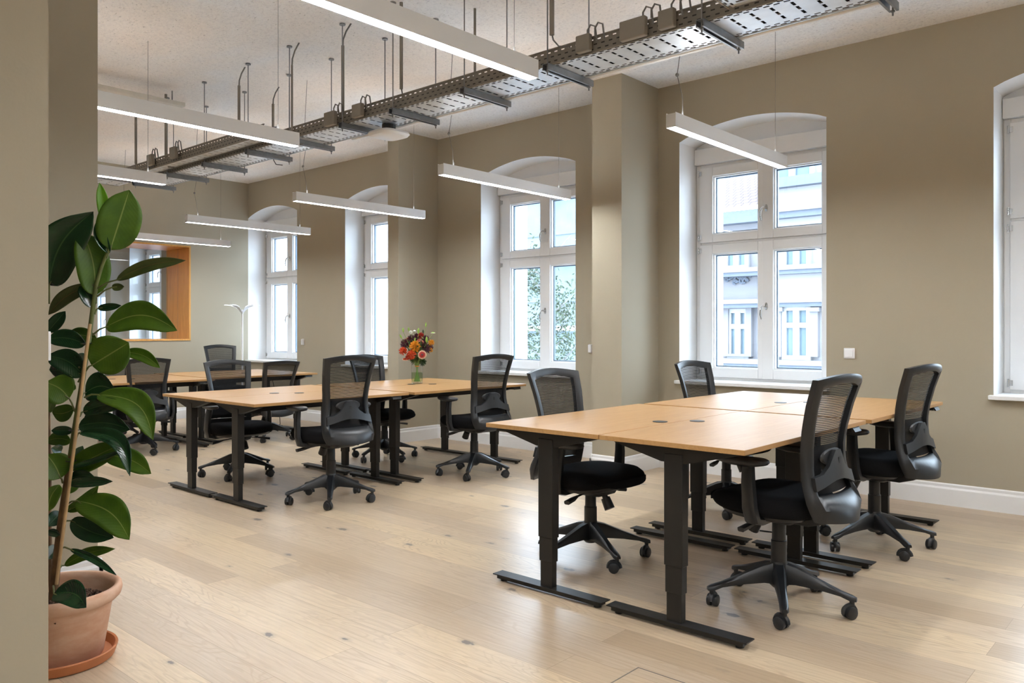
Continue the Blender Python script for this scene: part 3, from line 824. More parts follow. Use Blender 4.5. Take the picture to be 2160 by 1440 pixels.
    lo_ = [(-.182,.585),(-.13,.598),(-.08,.612),(-.04,.620),(-.015,.622),(.015,.622),(.04,.620),(.08,.612),(.13,.598),(.182,.585)]
    mb = MB()
    fr = [[(surf(*p)-d_, p[0], p[1]) for p in pl] for pl in (up, lo_) for d_ in (.022, .040)]
    order = [fr[0], fr[1], fr[3], fr[2]]; nn = 0
    for lp in order: mb.v += lp
    k10 = 10
    for j in range(4):
        for i in range(9):
            a = j*k10+i; b = ((j+1) % 4)*k10+i; mb.face((a, b, b+1, a+1))
    mb.face((0, 10, 20, 30)); mb.face((9, 39, 29, 19))
    lb = obj('lumbar_bracket', mb, 'dgrey', root, smooth=True); U.append(lb)
    xx = surf(0, .69)-.041
    obj('slot', MB().box(xx-.003, xx+.004, -.006, .006, .655, .715), 'rubber', lb)
    pd = MB().rings([[(surf(.10*math.cos(t)*s_, .70+.035*math.sin(t)*s_)-.010+dx, .10*math.cos(t)*s_, .715+.038*math.sin(t)*s_) for t in (2*PI*k/24 for k in range(24))] for s_, dx in ((.9,-.012),(1,-.004),(.92,.004))])
    obj('lumbar_pad', pd, 'black', lb, smooth=True)
    # arm rests
    for s_ in (-1, 1):
        ar = MB()
        ar.tube([(-.02, .14*s_, .428), (-.02, .21*s_, .424), (-.018, .262*s_, .436), (-.012, .276*s_, .49), (-.002, .272*s_, .60), (.004, .262*s_, .672)], [.030,.030,.034,.034,.031,.028], 8,
                sect=[(1,.35),(.6,.55),(-.6,.55),(-1,.35),(-1,-.35),(-.6,-.55),(.6,-.55),(1,-.35)], up=(1,0,0) if False else None)
        a_ = obj('armrest', ar, 'dgrey', root, smooth=True); U.append(a_)
        p_ = MB()
        def pad(sx, sy, z, s_=s_): return [(.035+.125*sx*math.copysign(abs(math.cos(t))**.55, math.cos(t)), (.262*s_)+(.043-.006*math.cos(t))*sy*math.copysign(abs(math.sin(t))**.6, math.sin(t)), z+.010*(math.cos(t)*sx)**2*0) for t in (2*PI*k/28 for k in range(28))]
        p_.rings([pad(.55,.6,.672), pad(.92,.9,.682), pad(1,1,.692), pad(.98,.97,.702), pad(.88,.86,.708)])
        obj('arm_pad', p_, 'black', a_, smooth=True)
    for o in U: o['_u'] = 1
    return root
ch0 = make_chair()
chairs = [
 # x, y, facing deg, first caster deg, lift, tilt deg, label
 (-1.544, 3.572, 175, -62.6, 0, 0, 'black mesh office chair beside the desk nearest the camera, largest of all chairs'),
 (-1.55, 4.93, 172, -40.7, 0, 0, 'black mesh office chair below the square light switch, close to the white skirting'),
 (-2.655, 3.625, -3, -28, -.035, 0, 'black mesh office chair pushed under the desk in front of the wide pilaster'),
 (-2.64, 5.22, -5, -60, -.035, 0, 'black mesh office chair below the sill of the window showing the townhouse'),
 (-4.96, 3.527, 174, -37, .01, 0, 'black mesh office chair with its back turned, hiding a second chair left of the vase'),
 (-4.92, 5.00, 171, -55, -.015, 0, 'black mesh office chair right of the middle cluster, in front of the tree window'),
 (-6.44, 3.62, -8, 28, -.08, 0, 'black mesh office chair behind the desk corner that points at the rubber plant'),
 (-6.20, 5.04, 2, -77, -.06, 0, 'black mesh office chair mostly hidden behind another chair, left of the flower vase'),
 (-8.39, 3.64, 165, -4, -.09, 0, 'black mesh office chair with its back turned, touching the rubber plant leaves'),
 (-8.28, 5.02, 172, -40, -.12, -8, 'black mesh office chair leaning back in front of the farthest window'),
 (-9.72, 3.95, 0, 10, -.06, 0, 'black mesh office chair almost completely hidden behind the rubber plant'),
 (-9.87, 5.36, -12, 30, -.01, 0, 'black mesh office chair closest to the far wall, beside the floor lamp')]
for i, (x, y, fa, ca, lift, tilt, lab) in enumerate(chairs):
    o = ch0 if i == 0 else None
    if i:
        o = copy_tree(ch0)
    o.location = (x, y, 0); o.rotation_euler = (0, 0, math.radians(fa)); tag(o, lab, 'office chair', 'black mesh office chairs')
    for c_ in o.children:
        n_ = c_.name.split('.')[0]
        if n_ == 'star_base': c_.rotation_euler = (0, 0, math.radians(ca-fa))
        elif n_ == 'gas_lift': c_.scale = (1, 1, 1+lift*1.6 if lift < 0 else 1)
        else:
            c_.location = (0, 0, lift)
            if tilt and n_.startswith(('back_', 'lumbar')):
                a = math.radians(tilt); piv = Vector((-.1, 0, .42))
                Rm = Matrix.Rotation(a, 4, 'Y'); c_.rotation_euler = (0, a, 0)
                c_.location = piv - Rm.to_3x3() @ piv + Vector((0, 0, lift))

# ------------------------------------------------------------------ floor lamp by the farthest window
root = empty('floor_lamp', (-10.66, 6.04, 0)); tag(root, 'tall white floor lamp with branching heads in the far corner by the farthest window', 'floor lamp')
obj('base', MB().lathe([(.14,0),(.14,.012),(.03,.02),(.02,.03)], 28), 'alu', root, smooth=True)
obj('pole', MB().cyl((0,0,.02), (0,0,1.56), .014, .012, n=12), 'alu', root, smooth=True)
for ang, tilt_ in ((200, .10), (250, .05), (330, .06), (20, .04)):
    a = math.radians(ang+40); d_ = Vector((math.cos(a), math.sin(a), 0)); s_ = Vector((-d_.y, d_.x, 0))
    rr = []
    for r_, w_, z in ((.0,.014,1.50),(.05,.018,1.56),(.10,.035,1.60),(.17,.04,1.62),(.23,.03,1.625),(.25,.012,1.622)):
        c_ = d_*r_ + Vector((0,0,z)); rr.append([c_-s_*w_+Vector((0,0,-.006)), c_+s_*w_+Vector((0,0,-.006)), c_+s_*w_*.8+Vector((0,0,.008)), c_-s_*w_*.8+Vector((0,0,.008))])
    obj('lamp_head', MB().rings(rr), 'alu', root, smooth=True)

# ------------------------------------------------------------------ power cables under the far desks
def cable(pts, label):
    tag(obj('power_cable', MB().tube(pts, .004, 8), 'rubber', smooth=True), label, 'cable')
cable([(-8.6, 3.75, .70), (-8.62, 3.7, .55), (-8.8, 3.55, .35), (-9.05, 3.3, .12), (-9.1, 3.2, .004), (-9.3, 3.0, .004)], 'thin black power cable hanging under the farthest desk cluster')
cable([(-8.75, 5.35, .70), (-8.72, 5.38, .5), (-8.74, 5.45, .3), (-8.8, 5.5, .1), (-8.85, 5.5, .004), (-9.2, 5.6, .004)], 'thin black power cable hanging below the desk by the farthest window')
cable([(-1.95, 5.1, .77), (-1.93, 5.05, .6), (-1.9, 4.98, .35), (-1.92, 4.9, .1), (-1.95, 4.85, .004), (-2.2, 4.8, .004)], 'thin black power cable dropping under the right foreground desks')

# ------------------------------------------------------------------ flower vase
VX, VY, VZ = -5.785, 5.10, .755
root = empty('glass_vase', (VX, VY, VZ)); tag(root, 'clear cylindrical glass vase on the far desk of the middle cluster', 'vase')
mb = MB().lathe([(.048,0),(.054,.004),(.054,.215)], 36, cap=False); mb.lathe([(.001,.0),(.048,.0),(.052,.010),(.001,.012)], 36)
obj('vase_body', mb, 'vase', root, smooth=True)
M['water'] = m_glass('vase_water', (.80, .88, .74), .4)
obj('water', MB().lathe([(.0515,.018),(.0515,.105)], 32), 'water', root, smooth=True)
bq = empty('flower_bouquet', (VX, VY, VZ+.02)); tag(bq, 'mixed bouquet of orange, red and yellow flowers standing in the glass vase', 'bouquet')
def pm(name, c, r=.6, sub=0): M[name] = plain(name, c, r, var=.2, nscale=40)
pm('petal_orange', (.55, .065, .012)); pm('petal_red', (.36, .018, .012)); pm('petal_yellow', (.62, .25, .008)); pm('petal_cream', (.85, .62, .42))
pm('petal_white', (.80, .82, .72)); pm('petal_purple', (.085, .022, .035)); pm('bud_green', (.25, .42, .06)); pm('leaf_small', (.030, .060, .014)); pm('petal_pink', (.65, .20, .16)); pm('tie', (.85, .20, .02))
RT = Vector((_c, _s, 0)); FW = Vector((-_s, _c, 0))
def bp(px, py, dep):   # offsets in the bouquet seen from the camera side, metres
    return RT*px + Vector((0,0,py)) + FW*dep
PXM = 7.66/1687    # metres per photo pixel at the vase
def F(px, py, dep=0.0): return bp((px-881)*PXM, (805-py)*PXM - .02, dep)
stems = MB(); knot = Vector((0, 0, .145))
fl = []
def stem(top, k):
    a = k*2.4; bot = Vector((.028*math.cos(a), .028*math.sin(a), .0))
    kk = knot + Vector((.011*math.cos(a+2.5), .011*math.sin(a+2.5), 0)); md = kk.lerp(top, .5)+Vector((0,0,.02))
    stems.tube([bot, kk, md, top], [.0028,.0028,.0024,.0018], 6)
def gerbera(px, py, dep, r, m1, m2, nrm, label):
    c_ = F(px, py, dep); stem(c_, len(fl)); n_ = Vector(nrm).normalized()
    q = n_.to_track_quat('Z', 'Y').to_matrix().to_4x4()
    mb = MB()
    for lay, (rr_, np_, zz, mi) in enumerate(((r, 18, 0, 0), (r*.78, 16, .004, 1), (r*.45, 12, .007, 1))):
        for k in range(np_):
            a = 2*PI*(k+.5*lay)/np_; ca, sa = math.cos(a), math.sin(a); w_ = rr_*.17
            pts = [(0,0,zz), (rr_*.5*ca-w_*sa, rr_*.5*sa+w_*ca, zz+.004), (rr_*ca*.95-w_*.5*sa, rr_*sa*.95+w_*.5*ca, zz+.001), (rr_*ca, rr_*sa, zz-.001), (rr_*ca*.95+w_*.5*sa, rr_*sa*.95-w_*.5*ca, zz+.001), (rr_*.5*ca+w_*sa, rr_*.5*sa-w_*ca, zz+.004)]
            mb.prism(pts, (0,0,.0012), mi)
    mb.ball((0,0,.010), r*.25, 10, 6, (1,1,.5), 2)
    mb.xf(Matrix.Translation(c_) @ q)
    fl.append(obj('flower', mb, [m1, m2, 'petal_purple'], bq, label=label))
def puff(px, py, dep, r, m, label, n_=60, sz=.22):
    r *= 1.25; n_ = int(n_*1.5)
    c_ = F(px, py, dep); stem(c_, len(fl)); mb = MB(); rnd = random.Random(len(fl)*3+1)
    for k in range(n_):
        d_ = Vector((rnd.gauss(0,1), rnd.gauss(0,1), rnd.gauss(0,1)+.3)).normalized(); s_ = r*sz
        mb.tube([c_, c_+d_*r*.7, c_+d_*r], [s_*.3, s_*.5, s_*.18], 5)
    fl.append(obj('flower', mb, m, bq, label=label))
def bud(px, py, dep, L_, m, lean=(0,0,1), label='green lily bud', r=.0085):
    c_ = F(px, py, dep); stem(c_, len(fl)); d_ = Vector(lean).normalized()
    mb = MB().tube([c_+d_*L_*t for t in (0,.2,.5,.8,1)], [r*.4,r*.9,r,r*.7,.001], 8)
    fl.append(obj('bud', mb, m, bq, smooth=True, label=label))
toC = -FW
gerbera(894, 744, -.085, .044, 'petal_cream', 'petal_red', toC+Vector((0,0,.15)), 'red gerbera with cream rim')
gerbera(858, 754, -.03, .034, 'petal_cream', 'petal_orange', toC*.4+Vector((0,0,.9)), 'cream and orange gerbera')
puff(878, 727, -.04, .046, 'petal_yellow', 'yellow pincushion bloom', 90)
puff(871, 744, -.06, .038, 'petal_orange', 'orange red bloom', 70)
puff(852, 737, -.03, .034, 'petal_orange', 'orange bloom', 60)
puff(866, 748, -.05, .030, 'petal_red', 'dark red bloom', 50)
puff(911, 719, .0, .027, 'petal_yellow', 'small yellow bloom', 40)
puff(909, 735, .02, .022, 'petal_yellow', 'small ochre bloom', 40)
puff(888, 704, .02, .028, 'petal_red', 'rust coloured filler bloom', 60, .16)
puff(855, 722, .02, .040, 'petal_purple', 'dark purple foliage bloom', 70, .2)
puff(894, 724, .01, .040, 'petal_purple', 'purple filler bloom', 70, .16)
puff(902, 735, -.01, .034, 'petal_purple', 'purple filler bloom', 60, .16)
puff(868, 712, .03, .036, 'petal_purple', 'plum coloured bloom', 60, .2)
puff(880, 735, .03, .045, 'petal_purple', 'plum coloured filler bloom', 80, .16)
puff(898, 712, .03, .034, 'petal_purple', 'plum coloured filler bloom', 60, .16)
puff(880, 708, .04, .034, 'petal_purple', 'brown filler bloom', 60, .16)
puff(860, 716, .04, .03, 'petal_red', 'dark red bloom', 50, .16)
puff(907, 728, .03, .03, 'petal_purple', 'plum coloured filler bloom', 50, .16)
puff(876, 758, .01, .036, 'leaf_small', 'dark green filler', 60, .14)
puff(892, 760, .01, .034, 'leaf_small', 'dark green filler', 60, .14)
puff(886, 716, .0, .022, 'petal_pink', 'pink bloom', 30)
puff(892, 718, -.02, .016, 'petal_pink', 'pink bloom', 30)
gerbera(867, 697, .03, .018, 'petal_white', 'petal_white', toC+Vector((0,0,.4)), 'small white daisy')
gerbera(874, 695, .05, .018, 'petal_white', 'petal_white', (0,0,1), 'small white daisy')
gerbera(914, 699, .02, .024, 'petal_white', 'bud_green', (0,0,1), 'white flower')
bud(852, 697, .0, .045, 'bud_green', (-.05,-.05,1)); bud(849, 710, .0, .045, 'bud_green', (-.4,-.3,.9)); bud(884, 700, .0, .055, 'bud_green', r=.011)
bud(899, 686, .02, .045, 'bud_green', (.05,0,1)); bud(893, 700, .03, .04, 'leaf_small'); bud(902, 719, -.02, .06, 'bud_green', (-.05,0,1), r=.012)
bud(863, 694, .03, .035, 'bud_green', (-.2,0,1)); bud(877, 718, -.03, .045, 'bud_green', (.1,0,1))
lf = MB(); rnd = random.Random(5)
for k in range(150):
    a = rnd.uniform(0, 2*PI); z = rnd.uniform(.19, .36); r_ = rnd.uniform(.01, .045+.45*max(0,(z-.20))); c_ = Vector((r_*.9*math.cos(a), r_*.9*math.sin(a), z))
    d_ = (c_-Vector((0,0,.12))).normalized(); s_ = d_.cross(Vector((rnd.gauss(0,1), rnd.gauss(0,1), rnd.gauss(0,1)))).normalized()
    L_ = rnd.uniform(.025, .055); w_ = L_*.2
    lf.prism([c_, c_+d_*L_*.5+s_*w_, c_+d_*L_, c_+d_*L_*.5-s_*w_], d_.cross(s_)*.0008)
obj('foliage', lf, 'leaf_small', bq)
for k in range(9): stem(Vector((.05*math.cos(k*2.1), .05*math.sin(k*2.1), .26)), k+30)
M['stem_green'] = plain('flower_stem_green', (.16, .28, .06), .5)
obj('stems', stems, 'stem_green', bq, smooth=True)
obj('binding', MB().tube([(.019*math.cos(2*PI*k/16), .019*math.sin(2*PI*k/16), .145) for k in range(17)], .004, 6), 'tie', bq, smooth=True, label='orange binding band')

# ------------------------------------------------------------------ rubber plant, pot, saucer
PD = 3.08
PC = at(123, 1237, PD); PX, PY = PC.x, PC.y
root = empty('plant_saucer', (PX, PY, 0)); tag(root, 'orange terracotta saucer on the floor under the plant pot', 'saucer')
obj('saucer_body', MB().lathe([(.165,0),(.195,.004),(.208,.040),(.205,.045),(.198,.042),(.186,.012),(.02,.010)], 48), 'saucer', root, smooth=True)
root = empty('plant_pot', (PX, PY, .012)); tag(root, 'large pale terracotta pot holding the rubber plant, standing in a saucer', 'plant pot')
mb = MB().lathe([(.150,0),(.156,.004),(.186,.19),(.190,.205),(.205,.212),(.218,.225),(.223,.245),(.220,.262),(.212,.268),(.200,.264),(.192,.245),(.186,.20),(.180,.18)], 56, cap=True)
obj('pot_body', mb, 'terra', root, smooth=60)
gm = MB(); rnd = random.Random(3)
gm.lathe([(.02,.190),(.183,.190)], 30, cap=True)
for k in range(900):
    a = rnd.uniform(0, 2*PI); r_ = .180*math.sqrt(rnd.random()); rr_ = rnd.uniform(.004, .0075)
    gm.ball((r_*math.cos(a), r_*math.sin(a), .213+rnd.uniform(-.010,.012)-.02*(r_/.18)**2), rr_, 6, 4)
o = obj('clay_granules', gm, 'pebble', smooth=True); o.location = (PX, PY, .012)
tag(o, 'brown clay granules filling the terracotta pot', 'granules', kind='stuff')

pl = empty('rubber_plant', (PX, PY, .21)); tag(pl, 'tall rubber plant with broad glossy leaves in the left foreground', 'plant')
def rel(v): return v - Vector((PX, PY, .21))
def S(px, py, dd=0): return rel(at(px, py, PD+dd))
main = [S(112,1262,0), S(122,1160,0), S(135,1060,.0), S(150,960,0), S(163,870,0), S(176,790,0), S(187,720,0), S(196,650,0), S(203,600,.0), S(215,560,0), S(232,520,.0)]
obj('stem', MB().tube(main[:4], [.017,.0155,.014,.012], 10), 'bark', pl, smooth=True, label='brown lower stem')
obj('stem', MB().tube(main[3:], [.012,.010,.0095,.009,.009,.008,.007,.004], 10), 'stem', pl, smooth=True, label='green upper stem')
obj('stem', MB().tube([S(108,1250,.05), S(104,1100,.08), S(105,980,.09), S(103,840,.1)], [.009,.008,.007,.005], 8), 'bark', pl, smooth=True, label='thin brown side stem')
obj('stake', MB().cyl(S(119,1232,-.03), S(190,683,-.03), .0065, n=10), 'bamboo', pl, smooth=True, label='bamboo stake tied to the stem')
for px, py in ((186,724), (156,907), (150,972)):
    c_ = S(px, py, -.015); obj('plant_tie', MB().tube([c_+Vector((.018*math.cos(t), .018*math.sin(t), 0)) for t in (2*PI*k/12 for k in range(13))], .0015, 5), 'black', pl)

def leaf(bx, by, tx, ty, wpx, mat, att=None, bend=0.0, cup=.25, db=0.0, dt=0.0, roll=0.0, wt=.5, droop=0.0):
    """leaf from base pixel to tip pixel; wpx width, bend = sideways bow (fraction of length), db/dt depth of base/tip"""
    B = S(bx, by, db); T_ = S(tx, ty, dt); L_ = (T_-B).length; ax = (T_-B).normalized()
    vw = ray((bx+tx)/2, (by+ty)/2).normalized()
    side = ax.cross(vw).normalized(); nrm = side.cross(ax).normalized()
    if roll: side = Matrix.Rotation(roll, 3, ax) @ side; nrm = Matrix.Rotation(roll, 3, ax) @ nrm
    hw = wpx/2/1687*PD
    side0 = ax.cross(vw).normalized()
    def shape(v):
        if v > .94: return .30*((1-v)/.06)**1.5
        q = v/.955; return max(.02, 1-abs(2*q**.92-1)**2.3)**.62
    def fn(u, v):
        s_ = (u-.5)*2; w_ = hw*(shape(v)+.0)
        c0 = B + ax*(L_*v) + side0*(-bend*L_*math.sin(PI*v)) + nrm*(droop*L_*math.sin(PI*v))
        wav = .05*math.sin(v*9+bx)*abs(s_)
        return c0 + side*(w_*s_) + nrm*(-cup*w_*abs(s_)**1.5 + wav*w_)
    mb = MB().grid(fn, 8, 22, uv=True)
    o = obj('leaf', mb, mat, pl, smooth=75, solid=.0012)
    if att:
        A = S(att[0], att[1], att[2] if len(att) > 2 else 0)
        obj('petiole', MB().tube([A, A.lerp(B, .5)+Vector((0,0,.006)), B, B+ax*.02], [.0038,.0034,.003,.002], 7), 'stem', o, smooth=True)
    return o
U_, T__, Y_, O_ = 'leaf_under', 'leaf_top', 'leaf_young', 'leaf_olive'
LV = [
 (233,526, 273,400, 84, U_, (225,545), .0, .12),
 (226,480, 210,385, 24, Y_, (226,530), .0, .3),
 (104,600, 197,446, 86, T__, (104,640,.1), -.10, .3, .05, -.05),
 (201,622, 172,484, 66, U_, (203,640), .06, .2),
 (230,534, 211,458, 24, T__, None, -.1, .8),
 (246,590, 392,549, 26, O_, (205,608), -.07, .35),
 (196,600, 102,664, 30, O_, (203,625), .08, .4, 0, .05),
 (197,648, 168,602, 30, T__, None, .05, .5),
 (236,606, 262,604, 16, O_, (205,625), 0, .3),
 (207,650, 256,644, 16, T__, (200,662), 0, .5, .02),
 (224,689, 374,697, 62, U_, (196,706), -.19, .25),
 (194,770, 272,722, 84, U_, (181,782), .0, .12),
 (262,742, 338,776, 27, U_, None, -.10, .3, .08, .05),
 (100,700, 138,656, 28, T__, None, 0, .3, .1, .1),
 (180,726, 98,716, 38, T__, (186,730), .10, .3),
 (205,716, 138,712, 34, U_, None, .10, .3, .06, .08),
 (176,792, 98,750, 50, T__, (165,806), .12, .35),
 (184,760, 156,752, 26, T__, None, 0, .3, .05),
 (146,840, 96,806, 66, U_, (158,868), .1, .2, -.02, -.04),
 (180,828, 245,826, 60, T__, (172,838), -.20, .35, .05, .05),
 (207,832, 323,928, 58, U_, (178,838), -.21, .3, 0, -.05),
 (176,868, 265,852, 34, T__, (168,878), -.06, .5, .03),
 (166,898, 275,906, 46, T__, None, -.09, .3, .04, .02),
 (168,912, 274,1004, 34, T__, (160,925), -.24, .6, -.03, -.08),
 (156,862, 110,870, 36, U_, None, -.1, .3, .04, .06),
 (154,908, 108,908, 20, T__, None, .0, .5, .02, .0),
 (152,990, 258,936, 48, U_, (146,1000), -.02, .3, .03, .0),
 (222,960, 319,999, 46, U_, (150,985), -.10, .25, .05, .05),
 (150,985, 262,948, 12, T__, None, .02, .6, -.02, -.02),
 (128,1008, 98,958, 62, U_, (132,1018), .05, .25, -.03, -.03),
 (146,1020, 238,1015, 22, T__, None, -.02, .5, -.02, -.05),
 (145,1010, 200,1006, 26, T__, None, -.08, .3, .02, .0),
 (141,1078, 208,1024, 26, U_, (135,1085), .08, .4, .04, .06),
 (163,1056, 273,1138, 66, U_, (140,1064), -.13, .2, 0, -.06),
 (150,1098, 240,1134, 44, T__, (132,1105), .05, .3, .02, .0),
 (165,1070, 192,1090, 14, U_, None, -.15, .4, .05),
 (136,1192, 243,1157, 24, U_, (124,1200), -.08, .3, .05, .05),
 (148,1158, 246,1213, 15, T__, (126,1156), -.04, .6, -.04, -.10),
 (114,1252, 182,1281, 48, T__, (112,1235), -.14, .35, -.22, -.30),
 (125,1022, 102,1078, 32, U_, None, .1, .3, -.03, -.03),
 (126,1128, 98,1122, 16, T__, None, .05, .4, -.02),
 (130,950, 108,945, 22, T__, None, .0, .4, .05),
 (102,870, 116,830, 18, U_, None, .0, .3, .1),
 (128,1080, 100,1110, 30, T__, None, .0, .3, .06),
 (150,770, 104,780, 34, T__, (168,775), -.08, .3, .07, .1),
 (160,820, 118,800, 30, U_, None, -.1, .3, .08, .1),
 (150,930, 98,930, 30, U_, None, .1, .3, .07, .08),
 (140,980, 175,940, 26, T__, None, .1, .4, .06, .1),
 (178,880, 232,886, 36, T__, None, .1, .4, .06, .08),
 (135,1040, 165,1000, 26, U_, None, .1, .4, .06, .1),
 (120,1150, 100,1180, 26, T__, None, .0, .3, .06),
]
for a in LV:
    bx, by, tx, ty, wp, mt, att = a[:7]; rest = a[7:]
    kw = dict(zip(('bend','cup','db','dt'), rest))
    leaf(bx, by, tx, ty, wp, mt, att, **kw)

# ------------------------------------------------------------------ outside: street, facade, tree
M['sandstone'] = plain('weathered_sandstone', (.170, .164, .172), .9, var=.06, nscale=1)
M['render_pale'] = plain('light_render', (.235, .228, .232), .9, var=.03, nscale=1)
M['outglass'] = plain('dark_window_glass', (.10, .14, .17), .25, spec=.3, var=.2, nscale=.8)
M['outwhite'] = plain('window_paint', (.28, .28, .28), .5)
M['asphalt'] = plain('light_paving', (.42, .42, .43), .9)
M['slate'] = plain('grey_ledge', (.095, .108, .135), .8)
def m_tiles():
    t = NT('red_roof_tiles'); t.pr(.8); v = t.coord('UV')
    br = t.n('ShaderNodeTexBrick'); br.inputs['Scale'].default_value = 1; br.inputs['Brick Width'].default_value = .30; br.inputs['Row Height'].default_value = .38
    br.inputs['Mortar Size'].default_value = .03; br.inputs['Color1'].default_value = (.088, .052, .046, 1); br.inputs['Color2'].default_value = (.11, .080, .074, 1); br.inputs['Mortar'].default_value = (.045, .028, .026, 1)
    t.l(v, br.inputs['Vector']); t.col(br.outputs['Color']); return t.m
M['tiles'] = m_tiles()
struct('ground', MB().box(-60, 30, OY, 70, -6.2, -6), 'asphalt')
BY = 28.0
def bxz(px, py):
    r_ = ray(px, py); k = BY/r_.y; return r_.x*k, CAMZ+r_.z*k
bld = empty('building', (0, BY, -6)); tag(bld, 'pale sandstone townhouse across the street with cornices, seen through the window', 'building')
def wbox(name, x0, x1, z0, z1, out, mat, parent=bld, deep=.1):
    return obj(name, MB().box(x0, x1, -out, deep, z0+6, z1+6), mat, parent)
xs, _ = bxz(1602, 600); xL, _ = bxz(1420, 600); xR, _ = bxz(1900, 600)
xmid, _ = bxz(1622, 600)
wbox('facade_wall', xL, xmid, -6, bxz(1560,447)[1], 0, 'sandstone', deep=6)
wbox('facade_wall', xmid, xR, -6, bxz(1680,300)[1], .25, 'render_pale', deep=6)
def row(y, h, xa, xb, out, mat='sandstone'):
    z = bxz(1620, y)[1]; wbox('cornice', xa, xb, z-h, z, out, mat)
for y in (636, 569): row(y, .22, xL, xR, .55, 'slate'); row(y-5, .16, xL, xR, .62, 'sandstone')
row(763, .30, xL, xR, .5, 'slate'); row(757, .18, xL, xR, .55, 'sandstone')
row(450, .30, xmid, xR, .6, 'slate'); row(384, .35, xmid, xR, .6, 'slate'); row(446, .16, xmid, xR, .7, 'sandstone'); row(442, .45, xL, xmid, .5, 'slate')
def fwin(px0, px1, py0, py1, base_out):
    xa, z1 = bxz(px0, py0); xb, z0 = bxz(px1, py1)
    wn = obj('facade_window', MB().box(xa, xb, -base_out-.04, -base_out, z0+6, z1+6), 'outglass', bld)
    mb = MB(); frame_rect(mb, xa-.1, xb+.1, z0+5.9, z1+6.1, .16, .16, .16, .16, -base_out-.14, -base_out)
    xm = (xa+xb)/2; mb.box(xm-.11, xm+.11, -base_out-.15, -base_out, z0+6, z1+6); zt = z0+6+(z1-z0)*.66; mb.box(xa, xb, -base_out-.12, -base_out, zt-.09, zt+.09)
    obj('window_trim', mb, 'outwhite', wn)
fwin(1542, 1577, 657, 750, 0); fwin(1664, 1713, 652, 753, .25); fwin(1664, 1713, 500, 561, .25); fwin(1535, 1577, 500, 562, 0); fwin(1640, 1720, 335, 378, .25); fwin(1760, 1810, 652, 753, .25)
for px in (1650, 1727):
    xa, z1 = bxz(px-8, 650); xb, z0 = bxz(px+8, 752); wbox('pilaster', xa, xb, z0, z1, .45, 'sandstone')
    xa, z1 = bxz(px-13, 649); xb, z0 = bxz(px+13, 657); wbox('capital', xa, xb, z0, z1, .55, 'sandstone')
xa, z1 = bxz(1530, 640); xb, z0 = bxz(1590, 752); mb = MB(); frame_rect(mb, xa, xb, z0+6, z1+6, .22, .22, .1, .22, -.22, 0); obj('window_surround', mb, 'sandstone', bld)
# scroll relief panel
mb = MB(); rnd = random.Random(9)
for k in range(9):
    x_, z_ = bxz(1536+k*5.2, 590+rnd.uniform(-8, 8)); R_ = rnd.uniform(.12, .26)
    mb.tube([(x_+R_*(1-t*.14)*math.cos(t), -.06, z_+6+R_*(1-t*.14)*math.sin(t)) for t in (q*.55 for q in range(11))], .045, 6)
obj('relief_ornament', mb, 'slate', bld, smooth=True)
# tiled roof with a sloping hip
z_e = bxz(1560, 441)[1]+6; xe, zt = bxz(1590, 300); mb = MB()
xh = bxz(1622, 440)[0]; xh2 = bxz(1578, 340)[0]; zt = bxz(1578, 330)[1]+6
n = len(mb.v); mb.v += [(xL, -.6, z_e), (xh, -.6, z_e), (xh2, 3.0, zt), (xL, 3.0, zt)]; mb.face((0,1,2,3))
mb.v += [(xh, 6, z_e), (xh2, 6, zt)]; mb.face((1,4,5,2)); mb.mi = [0, 0]
mb.uv = {0:(0,0), 1:(xh-xL,0), 2:(xh2-xL,4.5), 3:(0,4.5), 4:(xh-xL+6,0), 5:(xh-xL+5,4.5)}
obj('roof', mb, 'tiles', bld)
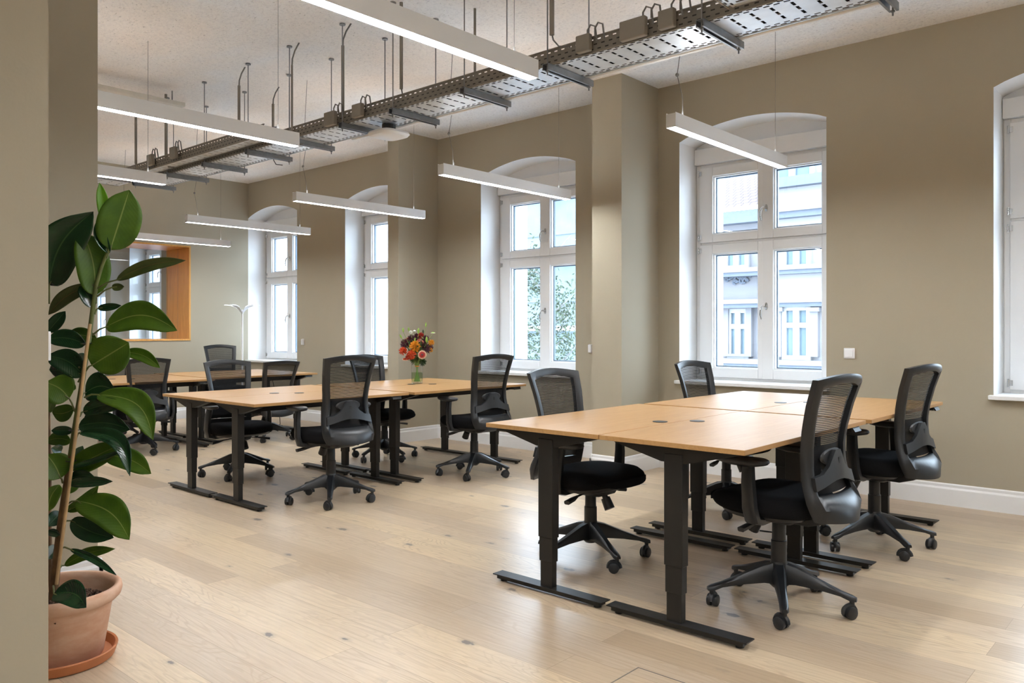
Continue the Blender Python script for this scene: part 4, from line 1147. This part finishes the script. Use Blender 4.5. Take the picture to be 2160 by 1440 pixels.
# second building behind the tree
M['bluegrey'] = plain('blue_grey_facade', (.105, .125, .145), .7, var=.05, nscale=.6)
b2 = empty('building', (0, 30, -6)); tag(b2, 'pale blue-grey modern building behind the tree outside the second window', 'building')
x0b, x1b = (ray(1090,600).x/ray(1090,600).y)*30, (ray(1260,600).x/ray(1260,600).y)*30
obj('facade_wall', MB().box(x0b, x1b+1, 0, 8, 0, 14.5), 'bluegrey', b2)
for k in range(4): obj('window_band', MB().box(x0b, x1b+1, -.06, 0, 2.2+k*3.2, 4.0+k*3.2), 'outglass' , b2)
for k in range(4): obj('ledge', MB().box(x0b, x1b+1, -.4, 0, 4.0+k*3.2, 4.25+k*3.2), 'outwhite', b2)
# street tree
TX, TY_ = -12.4, 15.2
tr = empty('street_tree', (TX, TY_, -6)); tag(tr, 'slender green tree on the street outside the second window', 'tree')
M['treebark'] = plain('grey_bark', (.20, .19, .18), .9, var=.2); M['treeleaf'] = plain('sage_tree_leaves', (.050, .068, .038), .7, var=.35, nscale=3)
mb = MB().tube([(0,0,0), (.05,0,3), (-.05,.05,6), (.05,0,8.5), (.0,.0,10.4)], [.14,.11,.08,.05,.015], 8); rnd = random.Random(11); tips = []
for k in range(22):
    z = 4.0+k*.28; a = rnd.uniform(0, 2*PI); L_ = rnd.uniform(.7, 1.5)*(1-.03*k); e_ = Vector((math.cos(a)*L_, math.sin(a)*L_, z+L_*.7)); mb.tube([(0,0,z), Vector((0,0,z)).lerp(e_, .5)+Vector((0,0,-.05)), e_], [.035,.022,.008], 6); tips.append((Vector((0,0,z)), e_))
obj('trunk', mb, 'treebark', tr, smooth=True)
mb = MB()
for a_, e_ in tips:
    if a_.z > 8.6: continue
    for k in range(300):
        c_ = a_.lerp(e_, rnd.uniform(.25, 1.05)) + Vector((rnd.gauss(0,.24), rnd.gauss(0,.24), rnd.gauss(0,.28)))
        d1 = Vector((rnd.gauss(0,1), rnd.gauss(0,1), rnd.gauss(0,1))).normalized()*.05; d2 = d1.cross(Vector((rnd.gauss(0,1), rnd.gauss(0,1), 1))).normalized()*.025
        mb.quad(c_-d1, c_+d2, c_+d1, c_-d2)
obj('foliage', mb, 'treeleaf', tr)
